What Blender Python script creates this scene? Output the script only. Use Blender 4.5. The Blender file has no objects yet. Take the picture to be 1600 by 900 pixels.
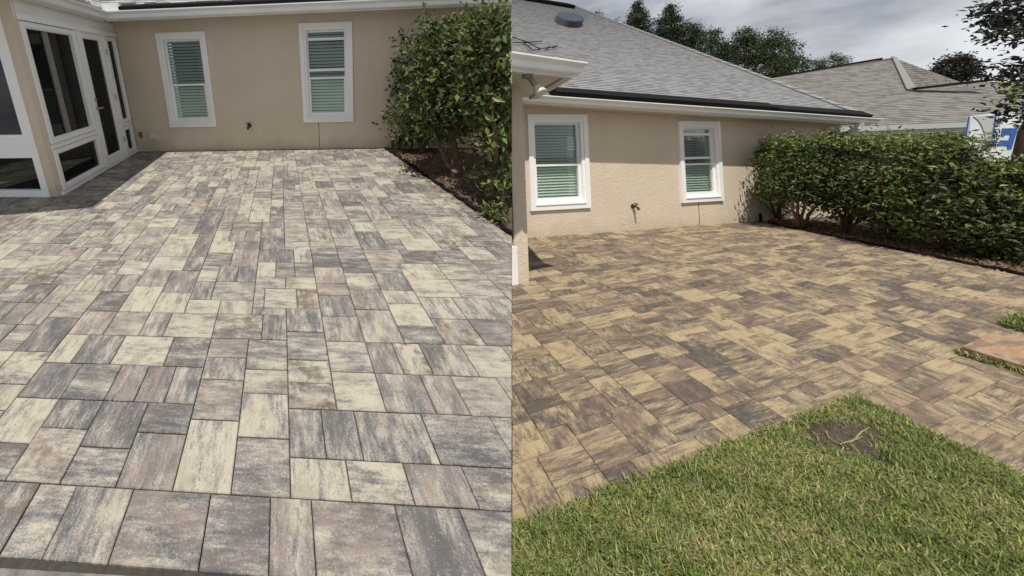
import bpy, bmesh, math, random
import numpy as np
from mathutils import Matrix, Vector

# ---------------------------------------------------------------- camera, sky, sun, exposure
sc = bpy.context.scene
F_PX, CX, CY, EYE = 480.0, 522.0, 228.0, 1.5      # focal length and principal point on a 1600 x 900 frame, eye height


def rot(p, y, r):
    p, y, r = (math.radians(a) for a in (p, y, r))
    cp, sp, cy, sy, cr, sr = math.cos(p), math.sin(p), math.cos(y), math.sin(y), math.cos(r), math.sin(r)
    rx = np.array([[1, 0, 0], [0, cp, -sp], [0, sp, cp]])
    ry = np.array([[cy, 0, sy], [0, 1, 0], [-sy, 0, cy]])
    rz = np.array([[cr, -sr, 0], [sr, cr, 0], [0, 0, 1]])
    return rz @ rx @ ry


R_SLOPE = rot(14.39, 3.12, -1.68)      # the raised patio on the left stands on rising ground
R_LEVEL = rot(-1.68, -13.88, -1.04)    # the level patio on the right
CONV = np.array([[1, 0, 0], [0, 0, -1], [0, 1, 0]], float)
axes = CONV.T @ R_LEVEL.T
cam_d = bpy.data.cameras.new('camera')
cam = bpy.data.objects.new('camera', cam_d)
sc.collection.objects.link(cam)
sc.camera = cam
m = np.eye(4)
m[:3, 0], m[:3, 1], m[:3, 2], m[:3, 3] = axes[:, 0], -axes[:, 1], -axes[:, 2], (0, 0, EYE)
cam.matrix_world = Matrix(m.tolist())
cam_d.sensor_width = 36
cam_d.lens = 36 * F_PX / 1600
cam_d.shift_x = (800 - CX) / 1600
cam_d.shift_y = -(450 - CY) / 1600
cam_d.clip_start, cam_d.clip_end = 0.05, 2000

SUN_EL, SUN_HEAD = 63.0, 33.0          # elevation, and where the light heads, degrees right of the wall's depth axis
world = bpy.data.worlds.new('World')
sc.world = world
world.use_nodes = True
wn = world.node_tree.nodes
wl = world.node_tree.links
bg = wn['Background']
sky = wn.new('ShaderNodeTexSky')
sky.sky_type = 'NISHITA'
sky.sun_disc = False
sky.sun_elevation = math.radians(SUN_EL)
sky.sun_rotation = math.radians(SUN_HEAD + 180)
tc = wn.new('ShaderNodeTexCoord')
mp = wn.new('ShaderNodeMapping')
mp.inputs['Scale'].default_value = (1.9, 1.9, 4.2)
wl.new(tc.outputs['Generated'], mp.inputs['Vector'])
nz = wn.new('ShaderNodeTexNoise')
nz.inputs['Scale'].default_value = 1.7
nz.inputs['Detail'].default_value = 7
nz.inputs['Roughness'].default_value = 0.52
wl.new(mp.outputs[0], nz.inputs['Vector'])
cr = wn.new('ShaderNodeValToRGB')
cr.color_ramp.elements[0].position = 0.4
cr.color_ramp.elements[0].color = (3.3, 3.5, 3.9, 1)
cr.color_ramp.elements[1].position = 0.63
cr.color_ramp.elements[1].color = (7.6, 7.7, 7.95, 1)
wl.new(nz.outputs['Fac'], cr.inputs['Fac'])
mx = wn.new('ShaderNodeMixRGB')
mx.inputs['Fac'].default_value = 0.93
wl.new(sky.outputs[0], mx.inputs[1])
wl.new(cr.outputs[0], mx.inputs[2])
wl.new(mx.outputs[0], bg.inputs['Color'])
bg.inputs['Strength'].default_value = 0.1

sun_d = bpy.data.lights.new('sun', 'SUN')
sun_d.energy = 4.9
sun_d.angle = math.radians(0.5)
sun_d.color = (1.0, 0.945, 0.86)
sun = bpy.data.objects.new('sun', sun_d)
sc.collection.objects.link(sun)
he, el = math.radians(SUN_HEAD), math.radians(SUN_EL)
sdir = Vector((math.sin(he) * math.cos(el), math.cos(he) * math.cos(el), -math.sin(el)))
sun.rotation_euler = sdir.to_track_quat('-Z', 'Y').to_euler()
sc.view_settings.view_transform = 'Standard'
sc.view_settings.look = 'None'
sc.view_settings.exposure = 0.13
sc.view_settings.gamma = 1.0
sc.view_settings.use_curve_mapping = False

rng = np.random.default_rng(7)
random.seed(7)
EYEV = np.array([0, 0, EYE])


# ---------------------------------------------------------------- the two places, each with axes of its own
class Place:
    def __init__(s, R, side):
        s.R = R
        a = CONV.T @ R_LEVEL.T @ R @ CONV
        m = np.eye(4)
        m[:3, :3] = a
        m[:3, 3] = EYEV - a @ EYEV
        s.m4 = Matrix(m.tolist())
        s.side = side                       # -1: left of the boundary between the two lots, 1: right of it
        s.cut = CONV.T @ R.T @ np.array([1, 0, -(800 - CX) / F_PX])
        s.right = CONV.T @ R.T @ np.array([1., 0, 0])
        s.up = CONV.T @ R.T @ np.array([0, -1., 0])
        s.fwd = CONV.T @ R.T @ np.array([0, 0, 1.])

    def ray(s, x, y):
        w = s.R.T @ np.array([(x - CX) / F_PX, (y - CY) / F_PX, 1])
        return np.array([w[0], w[2], -w[1]])

    def z(s, x, y, z=0.0):
        d = s.ray(x, y)
        return EYEV + d * ((z - EYE) / d[2])

    def at(s, x, y, depth):
        return EYEV + s.ray(x, y) * depth

    def on(s, x, y, p0, n):
        d = s.ray(x, y)
        return EYEV + d * (((np.asarray(p0) - EYEV) @ n) / (d @ n))

    def px(s, p):
        c = s.R @ np.array([p[0], EYE - p[2], p[1]])
        return c[0] / c[2] * F_PX + CX, c[1] / c[2] * F_PX + CY, c[2]

    def keep(s, P):
        return ((np.asarray(P) - EYEV) @ s.cut) * s.side


A, B = Place(R_SLOPE, -1), Place(R_LEVEL, 1)
COL = sc.collection


# ---------------------------------------------------------------- materials
def mat(name):
    m_ = bpy.data.materials.new(name)
    m_.use_nodes = True
    return m_, m_.node_tree.nodes, m_.node_tree.links, m_.node_tree.nodes['Principled BSDF']


def noise(n, l, vec, scale, detail=4, rough=0.55):
    t = n.new('ShaderNodeTexNoise')
    t.inputs['Scale'].default_value = scale
    t.inputs['Detail'].default_value = detail
    t.inputs['Roughness'].default_value = rough
    if vec is not None:
        l.new(vec, t.inputs['Vector'])
    return t.outputs['Fac']


def ramp(n, l, fac, stops):
    r = n.new('ShaderNodeValToRGB')
    e = r.color_ramp.elements
    while len(e) < len(stops):
        e.new(0.5)
    for q, (p, c) in zip(e, stops):
        q.position = p
        q.color = (*c, 1) if len(c) == 3 else c
    l.new(fac, r.inputs['Fac'])
    return r.outputs['Color']


def math_(n, l, op, a, b, clamp=False):
    t = n.new('ShaderNodeMath')
    t.operation = op
    t.use_clamp = clamp
    for i, v in enumerate((a, b)):
        if isinstance(v, (int, float)):
            t.inputs[i].default_value = v
        else:
            l.new(v, t.inputs[i])
    return t.outputs[0]


def mixc(n, l, fac, a, b, mode='MIX'):
    t = n.new('ShaderNodeMixRGB')
    t.blend_type = mode
    for i, v in enumerate((fac, a, b)):
        if isinstance(v, (int, float)):
            t.inputs[i].default_value = v
        elif isinstance(v, tuple):
            t.inputs[i].default_value = (*v, 1)
        else:
            l.new(v, t.inputs[i])
    return t.outputs[0]


def attr(n, name):
    t = n.new('ShaderNodeAttribute')
    t.attribute_name = name
    return t


def bump(n, l, h, p, strength, dist=0.01):
    b = n.new('ShaderNodeBump')
    b.inputs['Strength'].default_value = strength
    b.inputs['Distance'].default_value = dist
    l.new(h, b.inputs['Height'])
    l.new(b.outputs[0], p.inputs['Normal'])


def plain(name, col, rough=0.5, var=0.06, scale=9.0, metal=0.0, bmp=0.0, spec=0.5):
    m_, n, l, p = mat(name)
    o = n.new('ShaderNodeTexCoord').outputs['Object']
    f = noise(n, l, o, scale, 5)
    lo = tuple(c * (1 - var) for c in col)
    hi = tuple(min(1, c * (1 + var)) for c in col)
    l.new(ramp(n, l, f, [(0.3, lo), (0.7, hi)]), p.inputs['Base Color'])
    p.inputs['Roughness'].default_value = rough
    p.inputs['Metallic'].default_value = metal
    p.inputs['Specular IOR Level'].default_value = spec
    if bmp:
        bump(n, l, noise(n, l, o, scale * 12, 3), p, bmp)
    return m_


def paver_mat(name, dark, mid, tint, pale, fleck, stain_shade):
    m_, n, l, p = mat(name)
    g = attr(n, 'grain').outputs['Vector']
    tn = n.new('ShaderNodeSeparateColor')
    l.new(attr(n, 'tone').outputs['Color'], tn.inputs[0])
    mpg = n.new('ShaderNodeMapping')
    mpg.inputs['Scale'].default_value = (9, 48, 1)
    l.new(g, mpg.inputs['Vector'])
    streak = noise(n, l, mpg.outputs[0], 1.0, 9, 0.78)
    mpb = n.new('ShaderNodeMapping')
    mpb.inputs['Scale'].default_value = (2.5, 7, 1)
    l.new(g, mpb.inputs['Vector'])
    blot = noise(n, l, mpb.outputs[0], 1.8, 8, 0.72)
    fine = noise(n, l, g, 130, 4, 0.8)
    v = math_(n, l, 'ADD', tn.outputs[0], math_(n, l, 'MULTIPLY', math_(n, l, 'SUBTRACT', streak, 0.5), 1.9))
    v = math_(n, l, 'ADD', v, math_(n, l, 'MULTIPLY', math_(n, l, 'SUBTRACT', blot, 0.5), 2.7))
    v = math_(n, l, 'ADD', v, math_(n, l, 'MULTIPLY', math_(n, l, 'SUBTRACT', fine, 0.5), 1.5), True)
    c = ramp(n, l, v, [(0.08, dark), (0.42, mid), (0.62, tuple((a + b) / 2 for a, b in zip(mid, pale))), (0.86, pale)])
    tf = math_(n, l, 'MULTIPLY', tn.outputs[1], ramp(n, l, noise(n, l, mpb.outputs[0], 2.3, 3), [(0.35, (0, 0, 0)), (0.65, (1, 1, 1))]), True)
    c = mixc(n, l, tf, c, mixc(n, l, 0.75, c, tint))
    vo = n.new('ShaderNodeTexVoronoi')
    vo.inputs['Scale'].default_value = 120
    l.new(g, vo.inputs['Vector'])
    fl = math_(n, l, 'MULTIPLY', math_(n, l, 'LESS_THAN', vo.outputs['Distance'], 0.2), math_(n, l, 'GREATER_THAN', noise(n, l, g, 38, 2), 0.54))
    c = mixc(n, l, math_(n, l, 'MULTIPLY', fl, 0.42), c, fleck)
    pit = math_(n, l, 'LESS_THAN', noise(n, l, g, 210, 2, 0.8), 0.36)
    c = mixc(n, l, math_(n, l, 'MULTIPLY', pit, 0.45), c, tuple(a * 0.55 for a in dark))
    st = math_(n, l, 'MULTIPLY', tn.outputs[2], ramp(n, l, noise(n, l, g, 9, 5, 0.7), [(0.48, (0, 0, 0)), (0.6, (1, 1, 1))]), True)
    c = mixc(n, l, st, c, stain_shade)
    l.new(c, p.inputs['Base Color'])
    p.inputs['Roughness'].default_value = 0.82
    p.inputs['Specular IOR Level'].default_value = 0.3
    bump(n, l, math_(n, l, 'ADD', fine, streak), p, 0.35, 0.004)
    return m_


def toned(name, dark, light, rough=0.6, trans=0.0, nscale=30.0, nvar=0.25, spec=0.4):
    """colour between two natural shades by the piece's own tone"""
    m_, n, l, p = mat(name)
    sep = n.new('ShaderNodeSeparateColor')
    l.new(attr(n, 'tone').outputs['Color'], sep.inputs[0])
    o = n.new('ShaderNodeTexCoord').outputs['Object']
    f = math_(n, l, 'ADD', sep.outputs[0], math_(n, l, 'MULTIPLY', math_(n, l, 'SUBTRACT', noise(n, l, o, nscale, 3), 0.5), nvar), True)
    c = ramp(n, l, f, [(0.0, dark), (1.0, light)])
    l.new(c, p.inputs['Base Color'])
    p.inputs['Roughness'].default_value = rough
    p.inputs['Specular IOR Level'].default_value = spec
    if trans:
        t = n.new('ShaderNodeBsdfTranslucent')
        l.new(c, t.inputs['Color'])
        x = n.new('ShaderNodeMixShader')
        x.inputs[0].default_value = trans
        l.new(p.outputs[0], x.inputs[1])
        l.new(t.outputs[0], x.inputs[2])
        l.new(x.outputs[0], n['Material Output'].inputs['Surface'])
    return m_


def glass(name, tint, refl=0.08, rough=0.01):
    m_, n, l, p = mat(name)
    tr = n.new('ShaderNodeBsdfTransparent')
    tr.inputs['Color'].default_value = (*tint, 1)
    gl = n.new('ShaderNodeBsdfGlossy')
    gl.inputs['Roughness'].default_value = rough
    fr = n.new('ShaderNodeLayerWeight')
    fr.inputs['Blend'].default_value = 0.25
    x = n.new('ShaderNodeMixShader')
    l.new(math_(n, l, 'ADD', math_(n, l, 'MULTIPLY', fr.outputs['Fresnel'], 0.35), refl, True), x.inputs[0])
    l.new(tr.outputs[0], x.inputs[1])
    l.new(gl.outputs[0], x.inputs[2])
    l.new(x.outputs[0], n['Material Output'].inputs['Surface'])
    return m_


def stucco_mat(name, c1, c2):
    m_, n, l, p = mat(name)
    o = n.new('ShaderNodeTexCoord').outputs['Object']
    f = math_(n, l, 'ADD', math_(n, l, 'MULTIPLY', noise(n, l, o, 1.1, 5), 0.6), math_(n, l, 'MULTIPLY', noise(n, l, o, 45, 3), 0.4))
    c = ramp(n, l, f, [(0.36, c1), (0.64, c2)])
    xyz = n.new('ShaderNodeSeparateXYZ')
    l.new(o, xyz.inputs[0])
    rm = n.new('ShaderNodeMapping')
    rm.inputs['Scale'].default_value = (7, 7, 0.6)
    l.new(o, rm.inputs['Vector'])
    runs = math_(n, l, 'MULTIPLY', math_(n, l, 'SUBTRACT', noise(n, l, rm.outputs[0], 1.0, 5, 0.6), 0.5), 0.4, True)
    splash = math_(n, l, 'SUBTRACT', math_(n, l, 'MULTIPLY', noise(n, l, o, 5, 5, 0.65), 0.5), xyz.outputs['Z'])
    splash = math_(n, l, 'MULTIPLY', math_(n, l, 'ADD', splash, 0.0), 2.2, True)
    c = mixc(n, l, math_(n, l, 'ADD', runs, math_(n, l, 'MULTIPLY', splash, 0.8), True), c, tuple(a * b for a, b in zip(c1, (0.72, 0.66, 0.58))))
    l.new(c, p.inputs['Base Color'])
    p.inputs['Roughness'].default_value = 0.9
    p.inputs['Specular IOR Level'].default_value = 0.2
    v = n.new('ShaderNodeTexVoronoi')
    v.inputs['Scale'].default_value = 26
    l.new(o, v.inputs['Vector'])
    h = math_(n, l, 'ADD', noise(n, l, o, 60, 4, 0.7), math_(n, l, 'MULTIPLY', v.outputs['Distance'], 0.5))
    bump(n, l, h, p, 0.55, 0.012)
    return m_


M = {}
M['paver_cool'] = paver_mat('cool_paver', (0.074, 0.076, 0.08), (0.165, 0.159, 0.153), (0.195, 0.153, 0.138), (0.345, 0.322, 0.255), (0.62, 0.6, 0.56), (0.1, 0.08, 0.055))
M['paver_warm'] = paver_mat('warm_paver', (0.06, 0.054, 0.05), (0.142, 0.112, 0.084), (0.175, 0.115, 0.083), (0.33, 0.262, 0.155), (0.5, 0.44, 0.33), (0.1, 0.075, 0.05))
M['joint'] = plain('joint_sand', (0.045, 0.038, 0.03), 0.95, 0.35, 40, bmp=0.5)
M['stucco'] = stucco_mat('beige_stucco', (0.56, 0.475, 0.365), (0.63, 0.54, 0.425))
M['white'] = plain('white_vinyl', (0.8, 0.8, 0.79), 0.4, 0.03, 4)
M['gutter'] = plain('white_gutter_paint', (0.76, 0.765, 0.755), 0.35, 0.05, 3)
M['fascia_grey'] = plain('grey_fascia', (0.36, 0.37, 0.375), 0.5, 0.06, 3)  # neighbour's fascia, greyer than the white gutters
M['soffit'] = plain('cream_soffit', (0.6, 0.57, 0.5), 0.6, 0.05, 5)
M['black'] = plain('black_strip', (0.01, 0.01, 0.011), 0.9, 0.2, 12, spec=0.1)
M['blind'] = plain('blind_slat', (0.78, 0.8, 0.76), 0.5, 0.05, 6)
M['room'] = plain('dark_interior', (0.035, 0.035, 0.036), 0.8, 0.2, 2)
M['glass_up'] = glass('darker_tint_glass', (0.74, 0.79, 0.78), 0.02)  # upper panes, darker tint than the lower ones
M['glass_low'] = glass('green_tint_glass', (0.87, 0.93, 0.895), 0.03)
M['glass_room'] = glass('sunroom_glass', (0.38, 0.4, 0.4), 0.02)
M['metal'] = plain('brushed_metal', (0.45, 0.44, 0.42), 0.35, 0.1, 20, metal=0.9)
M['bronze'] = plain('dark_bronze', (0.05, 0.04, 0.032), 0.45, 0.2, 20)
M['shingle_grey'] = toned('grey_shingle', (0.12, 0.124, 0.13), (0.37, 0.372, 0.378), 0.92, nscale=120, nvar=0.3, spec=0.2)
M['shingle_tan'] = toned('tan_shingle', (0.11, 0.105, 0.097), (0.29, 0.278, 0.256), 0.92, nscale=40, nvar=0.5, spec=0.2)
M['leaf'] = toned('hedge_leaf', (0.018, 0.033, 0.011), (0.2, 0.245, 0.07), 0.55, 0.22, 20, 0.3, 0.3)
M['leaf_dark'] = toned('dark_leaf', (0.01, 0.016, 0.011), (0.036, 0.044, 0.026), 0.45, 0.12, 8, 0.3, 0.4)
M['leaf_tree'] = toned('tree_leaf', (0.012, 0.022, 0.01), (0.085, 0.115, 0.035), 0.6, 0.18, 5, 0.3, 0.25)
M['leaf_magnolia'] = toned('bronze_leaf', (0.014, 0.014, 0.012), (0.062, 0.05, 0.04), 0.5, 0.1, 5, 0.3, 0.3)
M['bark'] = toned('bark', (0.065, 0.042, 0.03), (0.2, 0.13, 0.09), 0.85, 0, 30, 0.7, 0.2)
M['mulch'] = toned('mulch_chip', (0.03, 0.019, 0.012), (0.25, 0.165, 0.085), 0.85, 0, 50, 0.3, 0.3)
M['soil'] = plain('dark_soil', (0.06, 0.042, 0.03), 0.95, 0.4, 14, bmp=0.8)
M['turf_soil'] = plain('turf_soil', (0.06, 0.058, 0.03), 0.95, 0.4, 18, bmp=0.8)
M['grass'] = toned('grass_blade', (0.055, 0.09, 0.018), (0.3, 0.36, 0.09), 0.6, 0.25, 25, 0.2, 0.35)
M['straw'] = toned('dry_grass_blade', (0.16, 0.12, 0.06), (0.42, 0.36, 0.2), 0.7, 0.15, 25, 0.2, 0.25)
M['concrete'] = plain('grey_concrete', (0.16, 0.155, 0.145), 0.9, 0.35, 22, bmp=0.6)
M['brick'] = plain('red_brick', (0.3, 0.17, 0.11), 0.85, 0.25, 30, bmp=0.5)
M['earth'] = plain('earth', (0.12, 0.095, 0.065), 0.95, 0.3, 6, bmp=0.6)
M['lot'] = plain('lot_ground', (0.085, 0.085, 0.045), 0.95, 0.3, 3)
M['blue'] = plain('blue_print', (0.015, 0.085, 0.33), 0.5, 0.08, 8)
M['ink'] = plain('black_print', (0.02, 0.02, 0.025), 0.5, 0.1, 8)
M['wrap'] = plain('white_wrap', (0.66, 0.68, 0.7), 0.45, 0.1, 3, bmp=0.1)
M['wrap_grey'] = plain('grey_wrap', (0.42, 0.43, 0.44), 0.5, 0.08, 3)
M['vent_blue'] = plain('dark_blue_solar_panel', (0.012, 0.018, 0.045), 0.6, 0.2, 5)
M['vent_grey'] = plain('dark_grey_metal', (0.035, 0.035, 0.037), 0.75, 0.15, 8)
M['lamp'] = plain('grey_lamp_metal', (0.2, 0.19, 0.16), 0.45, 0.15, 20)
M['lens'] = plain('frosted_lens', (0.5, 0.48, 0.4), 0.2, 0.1, 10)
M['green'] = plain('green_plastic', (0.02, 0.08, 0.04), 0.4, 0.1, 10)
M['red'] = plain('red_plastic', (0.5, 0.05, 0.03), 0.4, 0.1, 10)
m_, n, l, p = mat('wood_grain_slab')
o = n.new('ShaderNodeTexCoord').outputs['Object']
mp2 = n.new('ShaderNodeMapping')
mp2.inputs['Scale'].default_value = (1.6, 5.5, 1)
mp2.inputs['Location'].default_value = (0.35, 0.2, 0)
l.new(o, mp2.inputs['Vector'])
big = noise(n, l, mp2.outputs[0], 2.4, 4, 0.5)
rings = math_(n, l, 'SINE', math_(n, l, 'MULTIPLY', big, 34.0), 0.0)
c = ramp(n, l, big, [(0.34, (0.12, 0.075, 0.048)), (0.44, (0.22, 0.125, 0.068)), (0.52, (0.33, 0.27, 0.19)), (0.57, (0.42, 0.205, 0.075)), (0.75, (0.33, 0.15, 0.055))])
c = mixc(n, l, math_(n, l, 'MULTIPLY', math_(n, l, 'ADD', rings, 1.0), 0.14), c, (0.16, 0.09, 0.05))
c = mixc(n, l, math_(n, l, 'MULTIPLY', noise(n, l, o, 60, 6, 0.8), 0.8), c, (0.17, 0.12, 0.085))
l.new(c, p.inputs['Base Color'])
p.inputs['Roughness'].default_value = 0.8
M['slab'] = m_


# ---------------------------------------------------------------- mesh building
class MB:
    def __init__(s):
        s.v, s.f, s.t, s.g, s.mi = [], [], [], [], []

    def poly(s, pts, tone=(0.5, 0, 0), grain=None, mi=0):
        k = len(s.v)
        s.v += [tuple(map(float, q)) for q in pts]
        s.t += [tone] * len(pts)
        s.g += grain if grain is not None else [(0, 0, 0)] * len(pts)
        s.f.append(tuple(range(k, k + len(pts))))
        s.mi.append(mi)

    def hexa(s, c, tone=(0.5, 0, 0), mi=0):
        """eight corners: four below, then four above, both counter-clockwise"""
        k = len(s.v)
        s.v += [tuple(map(float, q)) for q in c]
        s.t += [tone] * 8
        s.g += [(0, 0, 0)] * 8
        for q in ((3, 2, 1, 0), (4, 5, 6, 7), (0, 1, 5, 4), (1, 2, 6, 5), (2, 3, 7, 6), (3, 0, 4, 7)):
            s.f.append(tuple(k + i for i in q))
            s.mi.append(mi)

    def sweep(s, sections, tone=(0.5, 0, 0), closed=True, cap=True, mi=0):
        """rings of equal length joined into a skin"""
        k, n_ = len(s.v), len(sections[0])
        for r in sections:
            s.v += [tuple(map(float, q)) for q in r]
            s.t += [tone] * n_
            s.g += [(0, 0, 0)] * n_
        for a in range(len(sections) - 1):
            for i in range(n_ if closed else n_ - 1):
                j = (i + 1) % n_
                s.f.append((k + a * n_ + i, k + a * n_ + j, k + (a + 1) * n_ + j, k + (a + 1) * n_ + i))
                s.mi.append(mi)
        if cap and closed:
            s.f.append(tuple(k + i for i in range(n_))[::-1])
            s.f.append(tuple(k + (len(sections) - 1) * n_ + i for i in range(n_)))
            s.mi += [mi, mi]

    def tube(s, pts, rad, sides=6, tone=(0.5, 0, 0), mi=0):
        pts = [np.asarray(q, float) for q in pts]
        rad = rad if hasattr(rad, '__len__') else [rad] * len(pts)
        rings = []
        for i, q in enumerate(pts):
            d = pts[min(i + 1, len(pts) - 1)] - pts[max(i - 1, 0)]
            d /= np.linalg.norm(d) + 1e-9
            a = np.cross(d, (0.31, 0.2, 0.93) if abs(d[2]) < 0.8 else (1, 0.1, 0))
            a /= np.linalg.norm(a)
            b = np.cross(d, a)
            rings.append([q + rad[i] * (math.cos(t) * a + math.sin(t) * b) for t in np.linspace(0, 2 * math.pi, sides, False)])
        s.sweep(rings, tone, mi=mi)

    def build(s, name, mats, place, parent=None, base=(0, 0, 0), cut=False, smooth=False, kind=None, fix=True):
        me = bpy.data.meshes.new(name)
        b0 = np.asarray(base, float)
        V = np.asarray(s.v, float).reshape(-1, 3)
        me.from_pydata((V - b0).tolist(), [], s.f)
        ta = me.attributes.new('tone', 'FLOAT_COLOR', 'POINT')
        T = np.ones((len(V), 4), np.float32)
        T[:, :3] = np.asarray(s.t, np.float32)
        ta.data.foreach_set('color', T.ravel())
        ga = me.attributes.new('grain', 'FLOAT_VECTOR', 'POINT')
        ga.data.foreach_set('vector', np.asarray(s.g, np.float32).ravel())
        for q in (mats if isinstance(mats, (list, tuple)) else [mats]):
            me.materials.append(M[q])
        me.polygons.foreach_set('material_index', s.mi)
        if smooth:
            me.polygons.foreach_set('use_smooth', [True] * len(s.f))
        if cut or fix:
            bm = bmesh.new()
            bm.from_mesh(me)
            if cut:
                co = Vector((EYEV - b0).tolist())
                no = Vector((place.cut * -place.side).tolist())
                r = bmesh.ops.bisect_plane(bm, geom=bm.verts[:] + bm.edges[:] + bm.faces[:], dist=1e-6, plane_co=co, plane_no=no, clear_outer=True)
                ed = [e for e in r['geom_cut'] if isinstance(e, bmesh.types.BMEdge)]
                bmesh.ops.holes_fill(bm, edges=ed, sides=0)
            if fix:
                bmesh.ops.recalc_face_normals(bm, faces=bm.faces[:])
            bm.to_mesh(me)
            bm.free()
        me.update()
        o = bpy.data.objects.new(name, me)
        COL.objects.link(o)
        if parent is not None:
            o.parent = parent
        else:
            o.matrix_world = place.m4 @ Matrix.Translation(Vector(b0.tolist()))
        if kind:
            o['kind'] = kind
        return o


def tag(o, label, cat, group=None):
    o['label'], o['category'] = label, cat
    if group:
        o['group'] = group
    return o


def thing(name, place, base, label=None, cat=None, group=None):
    o = bpy.data.objects.new(name, None)
    o.empty_display_size = 0.2
    COL.objects.link(o)
    o.matrix_world = place.m4 @ Matrix.Translation(Vector([float(q) for q in base]))
    if label:
        tag(o, label, cat, group)
    return o


def clip_poly(poly, halves):
    """keep the part of a flat polygon where n.p <= c for every half plane"""
    for nx, ny, c in halves:
        out = []
        for i in range(len(poly)):
            p, q = poly[i], poly[(i + 1) % len(poly)]
            a, b = nx * p[0] + ny * p[1] - c, nx * q[0] + ny * q[1] - c
            if a <= 0:
                out.append(p)
            if (a < 0 < b) or (b < 0 < a):
                t = a / (a - b)
                out.append((p[0] + t * (q[0] - p[0]), p[1] + t * (q[1] - p[1])))
        poly = out
        if len(poly) < 3:
            return []
    return poly


def half(p, q, inside):
    nx, ny = q[1] - p[1], p[0] - q[0]
    L = math.hypot(nx, ny)
    nx, ny = nx / L, ny / L
    c = nx * p[0] + ny * p[1]
    if nx * inside[0] + ny * inside[1] > c:
        nx, ny, c = -nx, -ny, -c
    return nx, ny, c


def area(poly):
    return 0.5 * abs(sum(poly[i - 1][0] * poly[i][1] - poly[i][0] * poly[i - 1][1] for i in range(len(poly))))


# ---------------------------------------------------------------- pavers
def fill(i0, i1, j0, j1, traced, r):
    occ, out = set(), list(traced)
    for q in traced:
        for i in range(q[0], q[1]):
            for j in range(q[2], q[3]):
                occ.add((i, j))
    sizes = [(2, 3), (3, 2), (3, 3), (4, 3), (3, 4), (3, 3), (3, 2), (2, 3), (4, 3)]
    tones = 'cccppxxggmmd'
    for j in range(j0, j1):
        for i in range(i0, i1):
            if (i, j) in occ:
                continue
            gap = 1
            while (i + gap, j) not in occ and i + gap < i1 and gap < 9:
                gap += 1
            best = None
            for w_, h_ in r.sample(sizes, len(sizes)):
                if w_ <= gap and gap - w_ != 1 and all((i + a, j + b) not in occ for a in range(w_) for b in range(h_)):
                    best = (w_, h_)
                    break
            if best is None:
                w_ = min(gap, 3)
                h_ = 1
                while h_ < 3 and all((i + a, j + h_) not in occ for a in range(w_)):
                    h_ += 1
                best = (w_, h_)
            w_, h_ = best
            out.append((i, i + w_, j, j + h_, r.choice(tones)))
            for a in range(w_):
                for b in range(h_):
                    occ.add((i + a, j + b))
    return out


TONES = {'c': (0.78, 0.15), 'p': (0.62, 0.85), 'x': (0.57, 0.35), 'g': (0.42, 0.3), 'm': (0.43, 0.95), 'd': (0.26, 0.35)}


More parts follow.
